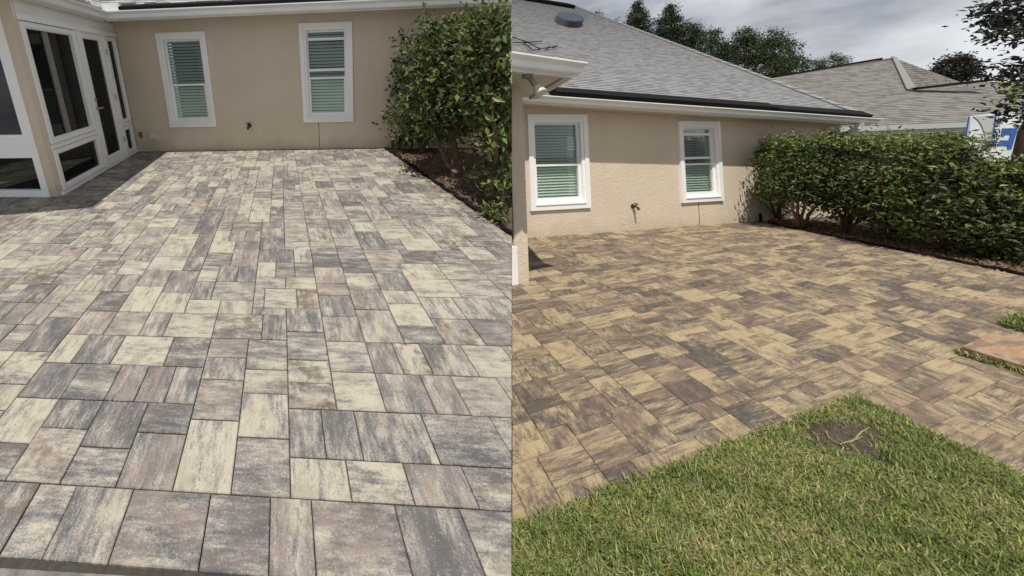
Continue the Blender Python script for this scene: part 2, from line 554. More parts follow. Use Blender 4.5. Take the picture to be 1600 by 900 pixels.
def lay(place, name, cells, to_plan, halves, material, parent, gap, unit, dirt_shade, far_jitter=0.0015):
    pieces = []
    r = random.Random(11)
    for i0, i1, j0, j1, tc_ in cells:
        corners = [to_plan(*q) for q in ((i0, j0), (i1, j0), (i1, j1), (i0, j1))]
        ctr = np.mean(corners, axis=0)
        poly = clip_poly([tuple(q) for q in corners], halves)
        if len(poly) < 3 or area(poly) < 2e-4:
            continue
        x, y, dz = place.px((ctr[0], ctr[1], 0))
        if dz < 0.2 or x < -900 or x > 2200 or y > 1300:
            continue
        pieces.append((poly, ctr, (i0, i1, j0, j1), tc_, area(poly) / dz ** 3))
    pieces = [(*q[:4], q[4] * (1.0 if 0 < place.px((q[1][0], q[1][1], 0))[0] < 1600 else 0.01)) for q in pieces]
    pieces.sort(key=lambda q: -q[4])
    rest = MB()
    for k, (poly, ctr, ij, tc_, _) in enumerate(pieces):
        mb = MB() if k < 300 else rest
        b, tint = TONES[tc_]
        tone = (b + r.uniform(-0.1, 0.1), min(1, max(0, tint + r.uniform(-0.15, 0.15))), max(0, dirt_shade(ctr) + r.choice((0, 0, 0.2, 0.35, 0.8)) * r.random()))
        along = r.random() < 0.5 if (ij[1] - ij[0]) == (ij[3] - ij[2]) else (ij[1] - ij[0]) < (ij[3] - ij[2])
        if r.random() < 0.25:
            along = not along
        off = (r.uniform(0, 50), r.uniform(0, 50), r.uniform(0, 50))
        e1 = np.subtract(to_plan(1, 0), to_plan(0, 0))
        e2 = np.subtract(to_plan(0, 1), to_plan(0, 0))
        inv = np.linalg.inv(np.array([e1, e2]).T)

        def gr(q):
            a, c_ = inv @ (np.array(q) - ctr) * 0.075
            return (c_ + off[0], a + off[1], off[2]) if along else (a + off[0], c_ + off[1], off[2])
        # shrink by the joint, in units of the grid so that slanted grids keep even joints
        c0 = np.mean(poly, axis=0)
        span = np.max(np.abs((inv @ (np.array(poly) - c0).T)), axis=1)
        kx, ky = (max(0.2, 1 - gap / (s_ * unit)) for s_ in span)
        kx2, ky2 = (max(0.15, 1 - (gap + 0.0035) / (s_ * unit)) for s_ in span)
        E = np.array([e1, e2]).T

        def shrink(f1, f2):
            return [c0 + E @ (np.array([f1, f2]) * (inv @ (np.array(q) - c0))) for q in poly]
        lift = r.uniform(-far_jitter, far_jitter)
        low, ring, top = shrink(kx, ky), shrink(kx, ky), shrink(kx2, ky2)
        t1, t2 = r.uniform(-0.006, 0.006), r.uniform(-0.006, 0.006)

        def zz(q):
            return lift + t1 * (q[0] - c0[0]) + t2 * (q[1] - c0[1])
        nn = len(poly)
        kk = len(mb.v)
        for ringp, dz_ in ((low, -0.03), (ring, -0.003), (top, 0.0)):
            for q in ringp:
                mb.v.append((q[0], q[1], zz(q) + dz_))
                mb.t.append(tone)
                mb.g.append(gr(q))
        for a in (0, 1):
            for i in range(nn):
                jn = (i + 1) % nn
                mb.f.append((kk + a * nn + i, kk + a * nn + jn, kk + (a + 1) * nn + jn, kk + (a + 1) * nn + i))
                mb.mi.append(0)
        mb.f.append(tuple(kk + 2 * nn + i for i in range(nn)))
        mb.mi.append(0)
        if k < 300:
            mb.build('paver', material, place, parent, fix=False)
    if rest.f:
        rest.build('paver_field', material, place, parent, kind='stuff', fix=False)


def sheet(place, name, poly, z, material, parent=None, kind='structure', thick=0.0, cut=False):
    mb = MB()
    if thick:
        mb.sweep([[(x, y, z - thick) for x, y in poly], [(x, y, z) for x, y in poly]])
    else:
        mb.poly([(x, y, z) for x, y in poly])
    return mb.build(name, material, place, parent, kind=kind, cut=cut)


def seam_half(place):
    c = place.cut * place.side            # keep c.(p - eye) >= 0 at ground height
    return (-c[0], -c[1], -(c @ EYEV))


# ---------------------------------------------------------------- walls, windows
class Wall:
    """a vertical plane: s along it, d out towards the viewer, z up"""
    def __init__(w, place, p0, p1):
        w.place = place
        w.p0 = np.array([p0[0], p0[1], 0.])
        w.d = np.array([p1[0] - p0[0], p1[1] - p0[1], 0.])
        w.len = np.linalg.norm(w.d)
        w.d /= w.len
        w.n = np.array([w.d[1], -w.d[0], 0])

    def P(w, s, d, z):
        return w.p0 + w.d * s + w.n * d + np.array([0, 0, z])

    def sz(w, x, y):
        p = w.place.on(x, y, w.p0, w.n)
        return (p - w.p0) @ w.d, p[2]

    def box(w, mb, s0, s1, d0, d1, z0, z1, mi=0, tone=(0.5, 0, 0)):
        q = [(s0, d1), (s1, d1), (s1, d0), (s0, d0)]
        mb.hexa([w.P(a, b, z0) for a, b in q] + [w.P(a, b, z1) for a, b in q], tone, mi)

    def frame(w, mb, s0, s1, z0, z1, t, d0, d1, mi=0, tb=None, tt=None):
        tb, tt = tb or t, tt or t
        w.box(mb, s0, s0 + t, d0, d1, z0, z1, mi)
        w.box(mb, s1 - t, s1, d0, d1, z0, z1, mi)
        w.box(mb, s0 + t, s1 - t, d0, d1 - 0.002, z0, z0 + tb, mi)
        w.box(mb, s0 + t, s1 - t, d0, d1 - 0.002, z1 - tt, z1, mi)

    def pierced(w, mb, s0, s1, z0, z1, holes, thick=0.16):
        S = sorted({s0, s1, *[q for h in holes for q in h[:2]]})
        Z = sorted({z0, z1, *[q for h in holes for q in h[2:]]})
        for a in range(len(S) - 1):
            for b in range(len(Z) - 1):
                sm, zm = (S[a] + S[a + 1]) / 2, (Z[b] + Z[b + 1]) / 2
                if not any(h[0] < sm < h[1] and h[2] < zm < h[3] for h in holes):
                    for d in (0, -thick):
                        mb.poly([w.P(S[a], d, Z[b]), w.P(S[a + 1], d, Z[b]), w.P(S[a + 1], d, Z[b + 1]), w.P(S[a], d, Z[b + 1])])
        for q in holes + [(s0, s1, z0, z1)]:
            c = [(q[0], q[2]), (q[1], q[2]), (q[1], q[3]), (q[0], q[3])]
            for i in range(4):
                (a, b), (e, f) = c[i], c[(i + 1) % 4]
                mb.poly([w.P(a, 0, b), w.P(e, 0, f), w.P(e, -thick, f), w.P(a, -thick, b)])


def blind_window(w, house, s0, s1, z0, z1, bars=(), cw=0.115):
    """double-hung window with a wide white casing, green glass and a horizontal blind"""
    base = w.P((s0 + s1) / 2, 0, z0)
    place = w.place
    hb = HB[house.name]
    mb = MB()
    w.frame(mb, s0, s1, z0, z1, cw * 0.62, -0.02, 0.035)
    w.frame(mb, s0 + cw * 0.62, s1 - cw * 0.62, z0 + cw * 0.62, z1 - cw * 0.62, cw * 0.38, -0.06, 0.018)
    win = mb.build('window', 'white', place, house, hb)
    a, b, c, d = s0 + cw, s1 - cw, z0 + cw, z1 - cw
    zm = c + (d - c) * 0.455
    for nm, lo, hi, dd, gm in (('upper_sash', zm - 0.02, d, -0.05, 'glass_up'), ('lower_sash', c, zm + 0.02, -0.03, 'glass_low')):
        mb = MB()
        w.frame(mb, a, b, lo, hi, 0.045 if nm == 'lower_sash' else 0.03, dd - 0.03, dd + 0.012, tt=0.035, tb=0.06 if nm == 'lower_sash' else 0.03)
        mb.build(nm, 'white', place, win, hb)
        mb = MB()
        w.box(mb, a + 0.02, b - 0.02, dd - 0.012, dd - 0.008, lo + 0.02, hi - 0.02)
        mb.build('pane', gm, place, win, hb)
    for f in bars:
        mb = MB()
        zb = c + (d - c) * f
        w.box(mb, a + 0.03, b - 0.03, -0.038, -0.022, zb - 0.022, zb + 0.022)
        mb.build('sash_rail', 'white', place, win, hb)
    mb = MB()
    w.box(mb, s0 + cw * 0.7, s1 - cw * 0.7, -0.015, 0.045, z0 + cw * 0.62, z0 + cw * 0.78)
    mb.build('sill', 'white', place, win, hb)
    nsl = 26
    sl = None
    for k in range(nsl):
        zc = c + 0.03 + (d - c - 0.05) * (k + 0.5) / nsl
        hh = (d - c) / nsl * 0.36
        if sl is None:
            mb = MB()
            q = [(a + 0.01, -0.112, zc + hh), (b - 0.01, -0.112, zc + hh), (b - 0.01, -0.088, zc - hh), (a + 0.01, -0.088, zc - hh)]
            mb.hexa([w.P(*e) for e in q] + [w.P(e[0], e[1] + 0.002, e[2] + 0.003) for e in q])
            sl = mb.build('slat', 'blind', place, win, hb)
            z_first = zc
        else:
            o = sl.copy()
            COL.objects.link(o)
            o.parent = win
            o.location = (0, 0, zc - z_first)
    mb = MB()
    w.box(mb, a - 0.02, b + 0.02, -0.30, -0.28, c - 0.03, d + 0.03)  # dark sheet behind the blind stands in for the unlit room
    mb.build('dark_room_backing', 'room', place, win, hb)


HB = {}


def house_root(name, place, base, label):
    h = thing(name, place, base, label, 'house')
    HB[h.name] = np.asarray(base, float)
    return h


def gutter(place, house, p, q, out, h=0.11, w_=0.11, cut=True, name='gutter', fascia=True):
    """K-style gutter along p-q (front lower edge of the eave), out = horizontal unit vector to the front"""
    out = np.asarray(out, float)
    up = np.array([0, 0, 1.])
    prof = [(-0.01, 0), (w_ * 0.45, 0), (w_ * 0.55, h * 0.12), (w_ * 0.62, h * 0.55), (w_ * 0.95, h * 0.8), (w_, h * 0.86), (w_, h), (w_ * 0.93, h), (w_ * 0.9, h * 0.9), (w_ * 0.55, h * 0.62), (w_ * 0.48, h * 0.08), (-0.01, 0.01)]
    mb = MB()
    mb.sweep([[e + out * a + up * b for a, b in prof] for e in (np.asarray(p, float), np.asarray(q, float))])
    d = (np.asarray(q, float) - p)
    d /= np.linalg.norm(d)
    e0, e1 = np.asarray(p, float), np.asarray(q, float)
    c = [e0 + out * (-0.04), e1 + out * (-0.04), e1 + out * (-0.012), e0 + out * (-0.012)]
    mb.hexa([v - up * 0.02 for v in c] + [v + up * (h + 0.02) for v in c])
    return mb.build(name, 'gutter', place, house, HB[house.name], cut=cut)


def shingles(place, parent, hb, O, U, V, poly, row, wmin, wmax, material, cut=True, tones=(0.25, 0.75), n_single=300, thick=0.012):
    """courses of shingle tabs over a flat roof polygon given in (u, v)"""
    N = np.cross(U, V)
    N /= np.linalg.norm(N)
    if N[2] < 0:
        N = -N
    r = random.Random(5)
    cx, cy = np.mean(poly, axis=0)
    halves = [half(poly[i], poly[(i + 1) % len(poly)], (cx, cy)) for i in range(len(poly))]
    us, vs = [q[0] for q in poly], [q[1] for q in poly]
    pieces = []
    v = min(vs)
    while v < max(vs):
        u = min(us) - r.random() * wmax
        while u < max(us):
            w_ = r.uniform(wmin, wmax)
            pl = clip_poly([(u, v), (u + w_, v), (u + w_, v + row), (u, v + row)], halves)
            if len(pl) >= 3 and area(pl) > 0.02 * row * w_:
                c = O + U * (u + w_ / 2) + V * v
                x, y, dz = place.px(c)
                if place.keep(c) > -0.4 and -100 < x < 1700 and y > -60 and dz > 0.3:
                    h = thick * r.choice((0.0, 0.0, 1.0))
                    pieces.append((pl, v, h, r.choice((tones[0], tones[1], tones[1])) + r.uniform(-0.05, 0.05), area(pl) / dz ** 2))
            u += w_
        v += row
    pieces.sort(key=lambda q: -q[4])
    rest = MB()
    for k, (pl, v0, h, tn, _) in enumerate(pieces):
        mb = MB() if k < n_single else rest
        bot = [O + U * a + V * b + N * 0.002 for a, b in pl]
        top = [O + U * a + V * b + N * (0.004 + h + 0.11 * row * (1 - 0.9 * (b - v0) / row)) for a, b in pl]
        mb.sweep([bot, top], (tn, 0, 0))
        if k < n_single:
            mb.build('shingle', material, place, parent, hb, cut=cut and place.keep(np.mean(top, axis=0)) < 0.6)
    if rest.f:
        rest.build('shingle_field', material, place, parent, hb, kind='stuff', cut=cut)


# ================================================================ LEFT: raised patio in front of the sunroom house
T_ = math.tan(math.radians(-12.3))


def planA(i, j):
    u, v = -0.0715 + 0.0738 * i, 0.747 + 0.06 * j
    v -= 0.011 * u
    return (u + T_ * v, v)


TRACED = [(-18,-15,11,14,'p'),(-15,-12,11,14,'p'),(-12,-10,11,14,'x'),(-10,-6,11,14,'c'),(-6,-2,11,14,'x'),(-18,-16,8,11,'c'),(-16,-13,8,11,'g'),(-13,-9,8,11,'c'),(-9,-6,8,11,'g'),(-6,-3,9,11,'m'),(-6,-3,7,9,'x'),(-3,0,8,11,'g'),(-3,0,6,8,'p'),(-3,0,3,6,'x'),(-3,0,0,3,'g'),(-6,-3,4,7,'p'),(-6,-3,0,4,'c'),(-18,-15,5,8,'d'),(-15,-12,5,8,'g'),(-12,-10,5,8,'m'),(-10,-8,5,8,'m'),(-8,-6,5,8,'g'),(-18,-15,2,5,'c'),(-15,-12,3,5,'d'),(-12,-9,2,5,'d'),(-9,-6,3,5,'d'),(-15,-12,0,3,'p'),(-12,-9,0,2,'d'),(-9,-6,0,3,'m'),(-21,-18,6,9,'c'),(-21,-18,9,13,'d'),(0,3,12,15,'x'),(0,3,9,12,'g'),(0,3,7,9,'c'),(0,3,5,7,'p'),(3,6,11,14,'p'),(6,9,11,15,'p'),(9,12,11,13,'d'),(12,15,11,14,'m'),(3,6,8,11,'x'),(6,8,8,11,'m'),(8,10,8,11,'c'),(10,13,8,11,'g'),(13,16,8,11,'c'),(3,6,5,8,'c'),(6,9,5,8,'m'),(9,11,5,8,'m'),(11,14,5,8,'p'),(0,2,2,5,'g'),(2,4,2,5,'g'),(4,8,2,5,'g'),(8,12,2,5,'g'),(0,3,0,2,'c'),(3,6,0,2,'x'),(6,9,0,2,'m'),(9,12,0,2,'g'),(-18,-15,0,2,'g'),(-2,1,15,18,'c'),(-16,-13,-3,0,'d'),(-13,-11,-3,0,'g'),(-11,-8,-3,0,'g'),(-8,-4,-3,0,'m'),(-4,-1,-3,0,'d'),(-1,1,-3,0,'m'),(1,5,-3,0,'m'),(5,8,-3,0,'g'),(8,11,-3,0,'x')]
edge1, edge2 = A.z(600, 232)[:2], A.z(800, 370)[:2]
SUN0, SUN1 = (-3.72, 3.53), (-4.18, 5.63)        # sunroom side wall, near post to inner corner
patioA_halves = [half(edge1, edge2, (0, 3)), half((-5, 5.66), (3, 5.66), (0, 3)), half(planA(-30, -3), planA(30, -3), (0, 3)), seam_half(A)]
bed0 = sheet(A, 'patio', [(-9, 0.56), (0.5, 0.56), (0.92, edge2[1] - 0.9), (1.6, 2.3), tuple(edge1), (0.6, 5.7), (-9, 5.7)], -0.012, 'joint', thick=0.05, cut=True)
cells = fill(-75, 45, -3, 84, TRACED, random.Random(3))


def dirt_shadeA(c):
    d = 0.0
    if c[1] > 4.9:
        d += 0.5 * (c[1] - 4.9)
    d += max(0, 0.35 - abs((c[0] - SUN0[0]) - (c[1] - SUN0[1]) * -0.22)) * 1.3
    r_ = (c[0] - edge1[0]) * (edge2[1] - edge1[1]) - (c[1] - edge1[1]) * (edge2[0] - edge1[0])
    r_ = abs(r_) / math.hypot(*(edge2 - edge1))
    d += max(0, 0.75 - r_) * 0.8  # brown stain along the bed, with shade near the shrubs painted in
    return d + 0.2


lay(A, 'paver', cells, planA, patioA_halves, 'paver_cool', bed0, 0.0021, 0.0738, dirt_shadeA)
# ground below the raised patio, the bed beside it and the step at its front
sheet(A, 'terrain', [(-14, 0.0), (3.2, 0.0), (3.2, 5.75), (-14, 5.75)], -0.06, 'earth', thick=1.6, cut=True)
front = MB()
front.hexa([(-6, 0.47, -0.08), (1.2, 0.47, -0.08), (1.2, 0.562, -0.08), (-6, 0.562, -0.08), (-6, 0.475, -0.058), (1.2, 0.475, -0.058), (1.2, 0.562, -0.012), (-6, 0.562, -0.012)])
tag(front.build('concrete_edging', 'concrete', A, cut=True), 'rough grey concrete edging along the open front of the raised patio', 'edging')
brick_row = thing('brick_row', A, (-1.2, 0.44, -0.06), 'row of reddish bricks below the front edge of the raised patio', 'bricks')
for k in range(12):
    mb = MB()
    x0 = -2.1 + k * 0.215
    mb.hexa([(x0, 0.37, -0.075), (x0 + 0.205, 0.37, -0.075), (x0 + 0.205, 0.468, -0.075), (x0, 0.468, -0.075), (x0 + 0.004, 0.374, -0.035), (x0 + 0.201, 0.374, -0.035), (x0 + 0.201, 0.464, -0.035), (x0 + 0.004, 0.464, -0.035)])
    if np.max([A.keep(v) for v in mb.v]) > 0:
        mb.build('brick', 'brick', A, brick_row, (-1.2, 0.44, -0.06), cut=True)

# --- the house
WA = Wall(A, (-4.2, 5.636), (3.2, 5.636))
houseA = house_root('house', A, (-2, 5.636, 0), 'beige stucco house with attached white glazed sunroom, behind the pale grey pavers')
hbA = HB[houseA.name]
win = []
for q in (((243, 53), (323, 48), (268, 199), (337, 197)), ((474, 37), (560, 33), (468, 192), (543, 189))):
    e = [WA.sz(*k) for k in q]
    win.append(((e[0][0] + e[2][0]) / 2, (e[1][0] + e[3][0]) / 2, (e[2][1] + e[3][1]) / 2, (e[0][1] + e[1][1]) / 2))
mb = MB()
WA.pierced(mb, -0.3, 7.3, -0.1, 2.62, [(a + 0.04, b - 0.04, c + 0.04, d - 0.04) for a, b, c, d in win])
mb.build('wall', 'stucco', A, houseA, hbA, cut=True, fix=False)
blind_window(WA, houseA, *win[0])
blind_window(WA, houseA, *win[1], bars=(0.55, 0.9))
s, z = WA.sz(498, 200)
mb = MB()
WA.box(mb, s - 0.005, s + 0.005, -0.01, 0.002, -0.02, win[1][2] - 0.005)
mb.build('control_joint', 'bronze', A, houseA, hbA)
# eave over the back wall: soffit, gutter, roof edge
gz = 2.36
gl_, gr_ = np.array([-3.98, 5.24, gz]), np.array([3.4, 5.24, gz + 0.02])
mb = MB()
for k in range(100):
    x0 = -4.6 + k * 0.08
    mb.hexa([(x0, 5.25, gz + 0.012), (x0 + 0.072, 5.25, gz + 0.012), (x0 + 0.072, 5.7, gz + 0.03), (x0, 5.7, gz + 0.03), (x0, 5.25, gz + 0.022), (x0 + 0.072, 5.25, gz + 0.022), (x0 + 0.072, 5.7, gz + 0.04), (x0, 5.7, gz + 0.04)])
mb.hexa([(-4.6, 5.26, gz + 0.024), (3.6, 5.26, gz + 0.024), (3.6, 5.7, gz + 0.042), (-4.6, 5.7, gz + 0.042), (-4.6, 5.26, gz + 0.05), (3.6, 5.26, gz + 0.05), (3.6, 5.7, gz + 0.06), (-4.6, 5.7, gz + 0.06)])
mb.build('soffit', 'soffit', A, houseA, hbA, cut=True)
gc0 = A.z(200, 38, gz)                                    # inner corner of the two gutters
gc0 = np.array([gc0[0], 5.24, gz])
gutter(A, houseA, gc0, gr_, (0, -1, 0), h=0.115)
# the sunroom's own eave runs towards the viewer along its side wall
sd = np.array([SUN1[0] - SUN0[0], SUN1[1] - SUN0[1], 0])
sd /= np.linalg.norm(sd)
sn = np.array([sd[1], -sd[0], 0])
gn = gc0 - sd * 2.6
gutter(A, houseA, gn, gc0, sn, h=0.115)
mb = MB()
for k in range(18):
    a0, a1 = gn + sd * (k * 0.145), gn + sd * (k * 0.145 + 0.14)
    c = [a0 - sn * 0.02, a1 - sn * 0.02, a1 - sn * 1.6, a0 - sn * 1.6]
    mb.hexa([v + np.array([0, 0, 0.0]) for v in c] + [v + np.array([0, 0, 0.012]) for v in c])
c = [gn - sn * 0.02, gc0 - sn * 0.02, gc0 - sn * 1.6, gn - sn * 1.6]
mb.hexa([v + np.array([0, 0, 0.008]) for v in c] + [v + np.array([0, 0, 0.05]) for v in c])
mb.build('soffit', 'soffit', A, houseA, hbA)
# roof above the back eave
V = np.array([0, math.cos(math.radians(28)), math.sin(math.radians(28))])
O = np.array([-4.6, 5.2, gz + 0.13])
roofA = MB()
roofA.hexa([O, O + (9, 0, 0), O + (9, 0, 0) + V * 4, O + V * 4] + [q + np.array([0, -0.01, 0.02]) for q in (O, O + (9, 0, 0), O + (9, 0, 0) + V * 4, O + V * 4)])
roofA = roofA.build('roof', 'vent_grey', A, houseA, hbA, cut=True)
shingles(A, roofA, hbA, O + np.array([0, -0.012, 0.024]), np.array([1., 0, 0]), V, [(0, 0.11), (8, 0.11), (8, 1.5), (0, 1.5)], 0.075, 0.12, 0.3, 'shingle_grey')
mb = MB()
mb.hexa([O + (0.9, -0.02, 0.0), O + (8, -0.02, 0.0), O + (8, 0.07, 0.05), O + (0.9, 0.07, 0.05), O + (0.9, -0.02, 0.05), O + (8, -0.02, 0.05), O + (8, 0.09, 0.1), O + (0.9, 0.09, 0.1)])
mb.build('eave_strip', 'black', A, houseA, hbA, cut=True)
# sunroom roof edge going forward, also shingled
V2 = -sn * math.cos(math.radians(25)) + np.array([0, 0, math.sin(math.radians(25))])
O2 = gn + np.array([0, 0, 0.13])
r2 = MB()
L2 = np.linalg.norm(gc0 - gn)
r2.hexa([O2, O2 + sd * L2, O2 + sd * L2 + V2 * 2, O2 + V2 * 2] + [q + np.array([0, 0, 0.02]) for q in (O2, O2 + sd * L2, O2 + sd * L2 + V2 * 2, O2 + V2 * 2)])
r2 = r2.build('roof', 'vent_grey', A, houseA, hbA)
shingles(A, r2, hbA, O2 + np.array([0, 0, 0.022]), sd, V2, [(0, 0.0), (L2 + 0.2, 0.0), (L2 + 0.2, 1.9), (0, 1.9)], 0.075, 0.12, 0.3, 'shingle_grey', n_single=60)
# white splash guard standing in the gutter's inner corner
mb = MB()
g0 = gc0 + np.array([0, 0, 0.115])
for q0, q1 in ((g0 + (0.0, -0.05, 0), g0 + (0.32, -0.05, 0)), (g0 + (0.0, -0.05, 0), g0 - sd * 0.25 + (0, -0.05, 0))):
    t = np.array([0.0, 0.012, 0]) if q1[1] == q0[1] else np.array([0.012, 0, 0])
    c = [q0, q1, q1 + t, q0 + t]
    mb.hexa([v - np.array([0, 0, 0.02]) for v in c] + [v + np.array([0, 0, 0.13]) for v in c])
mb.build('splash_guard', 'white', A, houseA, hbA)
# sunroom side wall
WS = Wall(A, SUN0, SUN1)
mb = MB()
WS.box(mb, 0.0, 2.13, -0.05, 0.03, 2.12, 2.19)
WS.box(mb, -0.02, WS.len, -0.05, -0.005, 2.13, 2.36)
mb.build('header', 'white', A, houseA, hbA)
mb = MB()
WS.box(mb, -0.02, WS.len, -0.08, 0.015, -0.02, 0.045)
mb.build('threshold', 'white', A, houseA, hbA)


def glazed(name, s0, s1, z0, z1, t, mull=None, d=0.02, fat=None):
    mb = MB()
    WS.frame(mb, s0, s1, z0, z1, t, -0.06, d, tb=fat)
    WS.frame(mb, s0 + t, s1 - t, z0 + (fat or t), z1 - t, 0.018, -0.04, d - 0.012)
    f = mb.build(name, 'white', A, houseA, hbA)
    edges = [s0 + t, s1 - t] if mull is None else [s0 + t, mull, s1 - t]
    for k in range(len(edges) - 1):
        mb = MB()
        WS.box(mb, edges[k] + 0.01, edges[k + 1] - 0.01, -0.03 - 0.02 * k, -0.025 - 0.02 * k, z0 + (fat or t), z1 - t)
        mb.build('pane', 'glass_room', A, f, hbA)
    if mull is not None:
        mb = MB()
        WS.box(mb, mull - 0.045, mull + 0.045, -0.045, -0.008, z0 + (fat or t), z1 - t)
        mb.build('mullion', 'lamp', A, f, hbA)
    return f


glazed('sunroom_window', 0.008, 0.977, 0.668, 2.11, 0.055, mull=0.4)
glazed('kick_window', 0.008, 0.977, 0.055, 0.592, 0.05)
mb = MB()
WS.box(mb, 0.0, 1.01, -0.05, 0.012, 0.6, 0.66)
mb.build('rail', 'white', A, houseA, hbA)
mb = MB()
WS.box(mb, 0.985, 1.06, -0.05, 0.03, 0.05, 2.15)
mb.build('jamb', 'white', A, houseA, hbA)
door = glazed('door', 1.07, 1.69, 0.05, 2.12, 0.078, d=0.006, fat=0.12)
mb = MB()
WS.box(mb, 1.7, 1.76, -0.05, 0.03, 0.045, 2.15)
mb.build('jamb', 'white', A, houseA, hbA)
glazed('side_light', 1.768, 2.112, 0.628, 2.11, 0.045)
glazed('side_light', 1.768, 2.112, 0.055, 0.552, 0.045)
mb = MB()
WS.box(mb, 1.76, 2.12, -0.05, 0.012, 0.56, 0.62)
mb.build('rail', 'white', A, houseA, hbA)
for nm, zc, r_ in (('deadbolt', 1.11, 0.028), ('handle', 0.98, 0.03)):
    mb = MB()
    c0 = WS.P(1.105, 0.012, zc)
    mb.tube([c0, c0 + WS.n * 0.015, c0 + WS.n * 0.02], [r_, r_, r_ * 0.8], 12)
    if nm == 'handle':
        mb.tube([c0 + WS.n * 0.02, c0 + WS.n * 0.06], 0.011, 8)
        mb.tube([c0 + WS.n * 0.055 - WS.d * 0.01, c0 + WS.n * 0.055 + WS.d * 0.045, c0 + WS.n * 0.05 + WS.d * 0.09], [0.012, 0.011, 0.009], 8)
    mb.build(nm, 'metal', A, door, hbA, smooth=True)
for zc in (0.35, 1.1, 1.85):
    mb = MB()
    q = WS.P(1.7, 0.03, zc)
    mb.tube([q - (0, 0, 0.05), q + (0, 0, 0.05)], 0.012, 8)
    mb.build('hinge', 'metal', A, door, hbA)
# stucco corner post and the sunroom's front
mb = MB()
q = [(-3.83, 3.46), (-3.735, 3.47), (-3.72, 3.53), (-3.84, 3.62)]
mb.sweep([[(x, y, -0.03) for x, y in q], [(x, y, 2.36) for x, y in q]])
mb.build('post', 'stucco', A, houseA, hbA)
WF = Wall(A, (-5.6, 3.50), (-3.83, 3.47))
mb = MB()
WF.frame(mb, 0.0, WF.len, 0.66, 2.2, 0.11, -0.05, 0.02)
WF.frame(mb, 0.11, WF.len - 0.11, 0.77, 2.09, 0.04, -0.04, 0.005)
f = mb.build('sunroom_window', 'white', A, houseA, hbA)
mb = MB()
WF.box(mb, 0.1, WF.len - 0.1, -0.03, -0.025, 0.76, 2.1)
mb.build('pane', 'glass_room', A, f, hbA)
mb = MB()
WF.frame(mb, 0.0, WF.len, 0.0, 0.61, 0.09, -0.05, 0.02)
f = mb.build('kick_window', 'white', A, houseA, hbA)
mb = MB()
WF.box(mb, 0.08, WF.len - 0.08, -0.03, -0.025, 0.08, 0.55)
mb.build('pane', 'glass_room', A, f, hbA)
mb = MB()
WF.box(mb, 0, WF.len, -0.05, 0.014, 0.61, 0.66)
mb.build('rail', 'white', A, houseA, hbA)
# room behind the glass
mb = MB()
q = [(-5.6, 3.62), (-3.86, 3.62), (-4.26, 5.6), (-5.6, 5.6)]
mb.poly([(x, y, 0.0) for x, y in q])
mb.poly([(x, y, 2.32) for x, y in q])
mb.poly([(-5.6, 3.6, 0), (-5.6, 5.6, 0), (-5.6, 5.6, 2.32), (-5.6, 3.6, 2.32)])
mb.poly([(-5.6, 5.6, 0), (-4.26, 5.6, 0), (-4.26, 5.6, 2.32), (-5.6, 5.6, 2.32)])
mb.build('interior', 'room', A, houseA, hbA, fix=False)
# fittings on the back wall
for nm, q, sz_, d_, mt in (('vent_cover', (240, 212), (0.06, 0.06), 0.05, 'soffit'), ('outlet_box', (221, 210), (0.03, 0.05), 0.03, 'metal')):
    s, z = WA.sz(*q)
    mb = MB()
    WA.box(mb, s - sz_[0], s + sz_[0], -0.01, d_, z - sz_[1], z + sz_[1])
    WA.box(mb, s - sz_[0] * 0.7, s + sz_[0] * 0.7, d_ - 0.01, d_ + 0.008, z - sz_[1] * 0.7, z + sz_[1] * 0.75)
    mb.build(nm, mt, A, houseA, hbA)


def faucet(w, house, x, y):
    s, z = w.sz(x, y)
    mb = MB()
    c = w.P(s, 0, z)
    up = np.array([0, 0, 1.])
    mb.tube([c, c + w.n * 0.012], 0.04, 10)
    mb.tube([c + w.n * 0.01, c + w.n * 0.07, c + w.n * 0.095 - up * 0.02, c + w.n * 0.105 - up * 0.06], [0.022, 0.024, 0.022, 0.02], 8)
    mb.tube([c + w.n * 0.06, c + w.n * 0.065 + up * 0.05], 0.01, 6)
    mb.tube([c + w.n * 0.065 + up * 0.045, c + w.n * 0.066 + up * 0.058], 0.034, 10)
    mb.build('faucet', 'bronze', w.place, house, HB[house.name], smooth=False)


faucet(WA, houseA, 390, 196)
# white stool inside the sunroom, seen through the door
sb = np.array([-4.62, 5.0, 0.0])
st = thing('stool', A, sb, 'white wooden stool standing behind the glass door of the sunroom', 'stool')
mb = MB()
mb.hexa([sb + (x, y, 0.6) for x, y in ((-0.2, -0.25), (0.2, -0.25), (0.2, 0.25), (-0.2, 0.25))] + [sb + (x, y, 0.66) for x, y in ((-0.21, -0.26), (0.21, -0.26), (0.21, 0.26), (-0.21, 0.26))])
mb.build('seat', 'white', A, st, sb)
for x in (-0.17, 0.17):
    for y in (-0.2, 0.2):
        mb = MB()
        mb.tube([sb + (x, y, 0.6), sb + (x * 1.15, y * 1.15, 0.0)], 0.022, 6)
        mb.build('leg', 'white', A, st, sb)
# planting bed along the right edge of the raised patio
bedA = [tuple(edge1), tuple(np.array(edge2) + (np.array(edge2) - edge1) * 0.35), (3.2, 1.6), (3.4, 5.62), (0.62, 5.62)]
sheet(A, 'planting_bed', bedA, -0.018, 'soil', thick=0.03, cut=True)


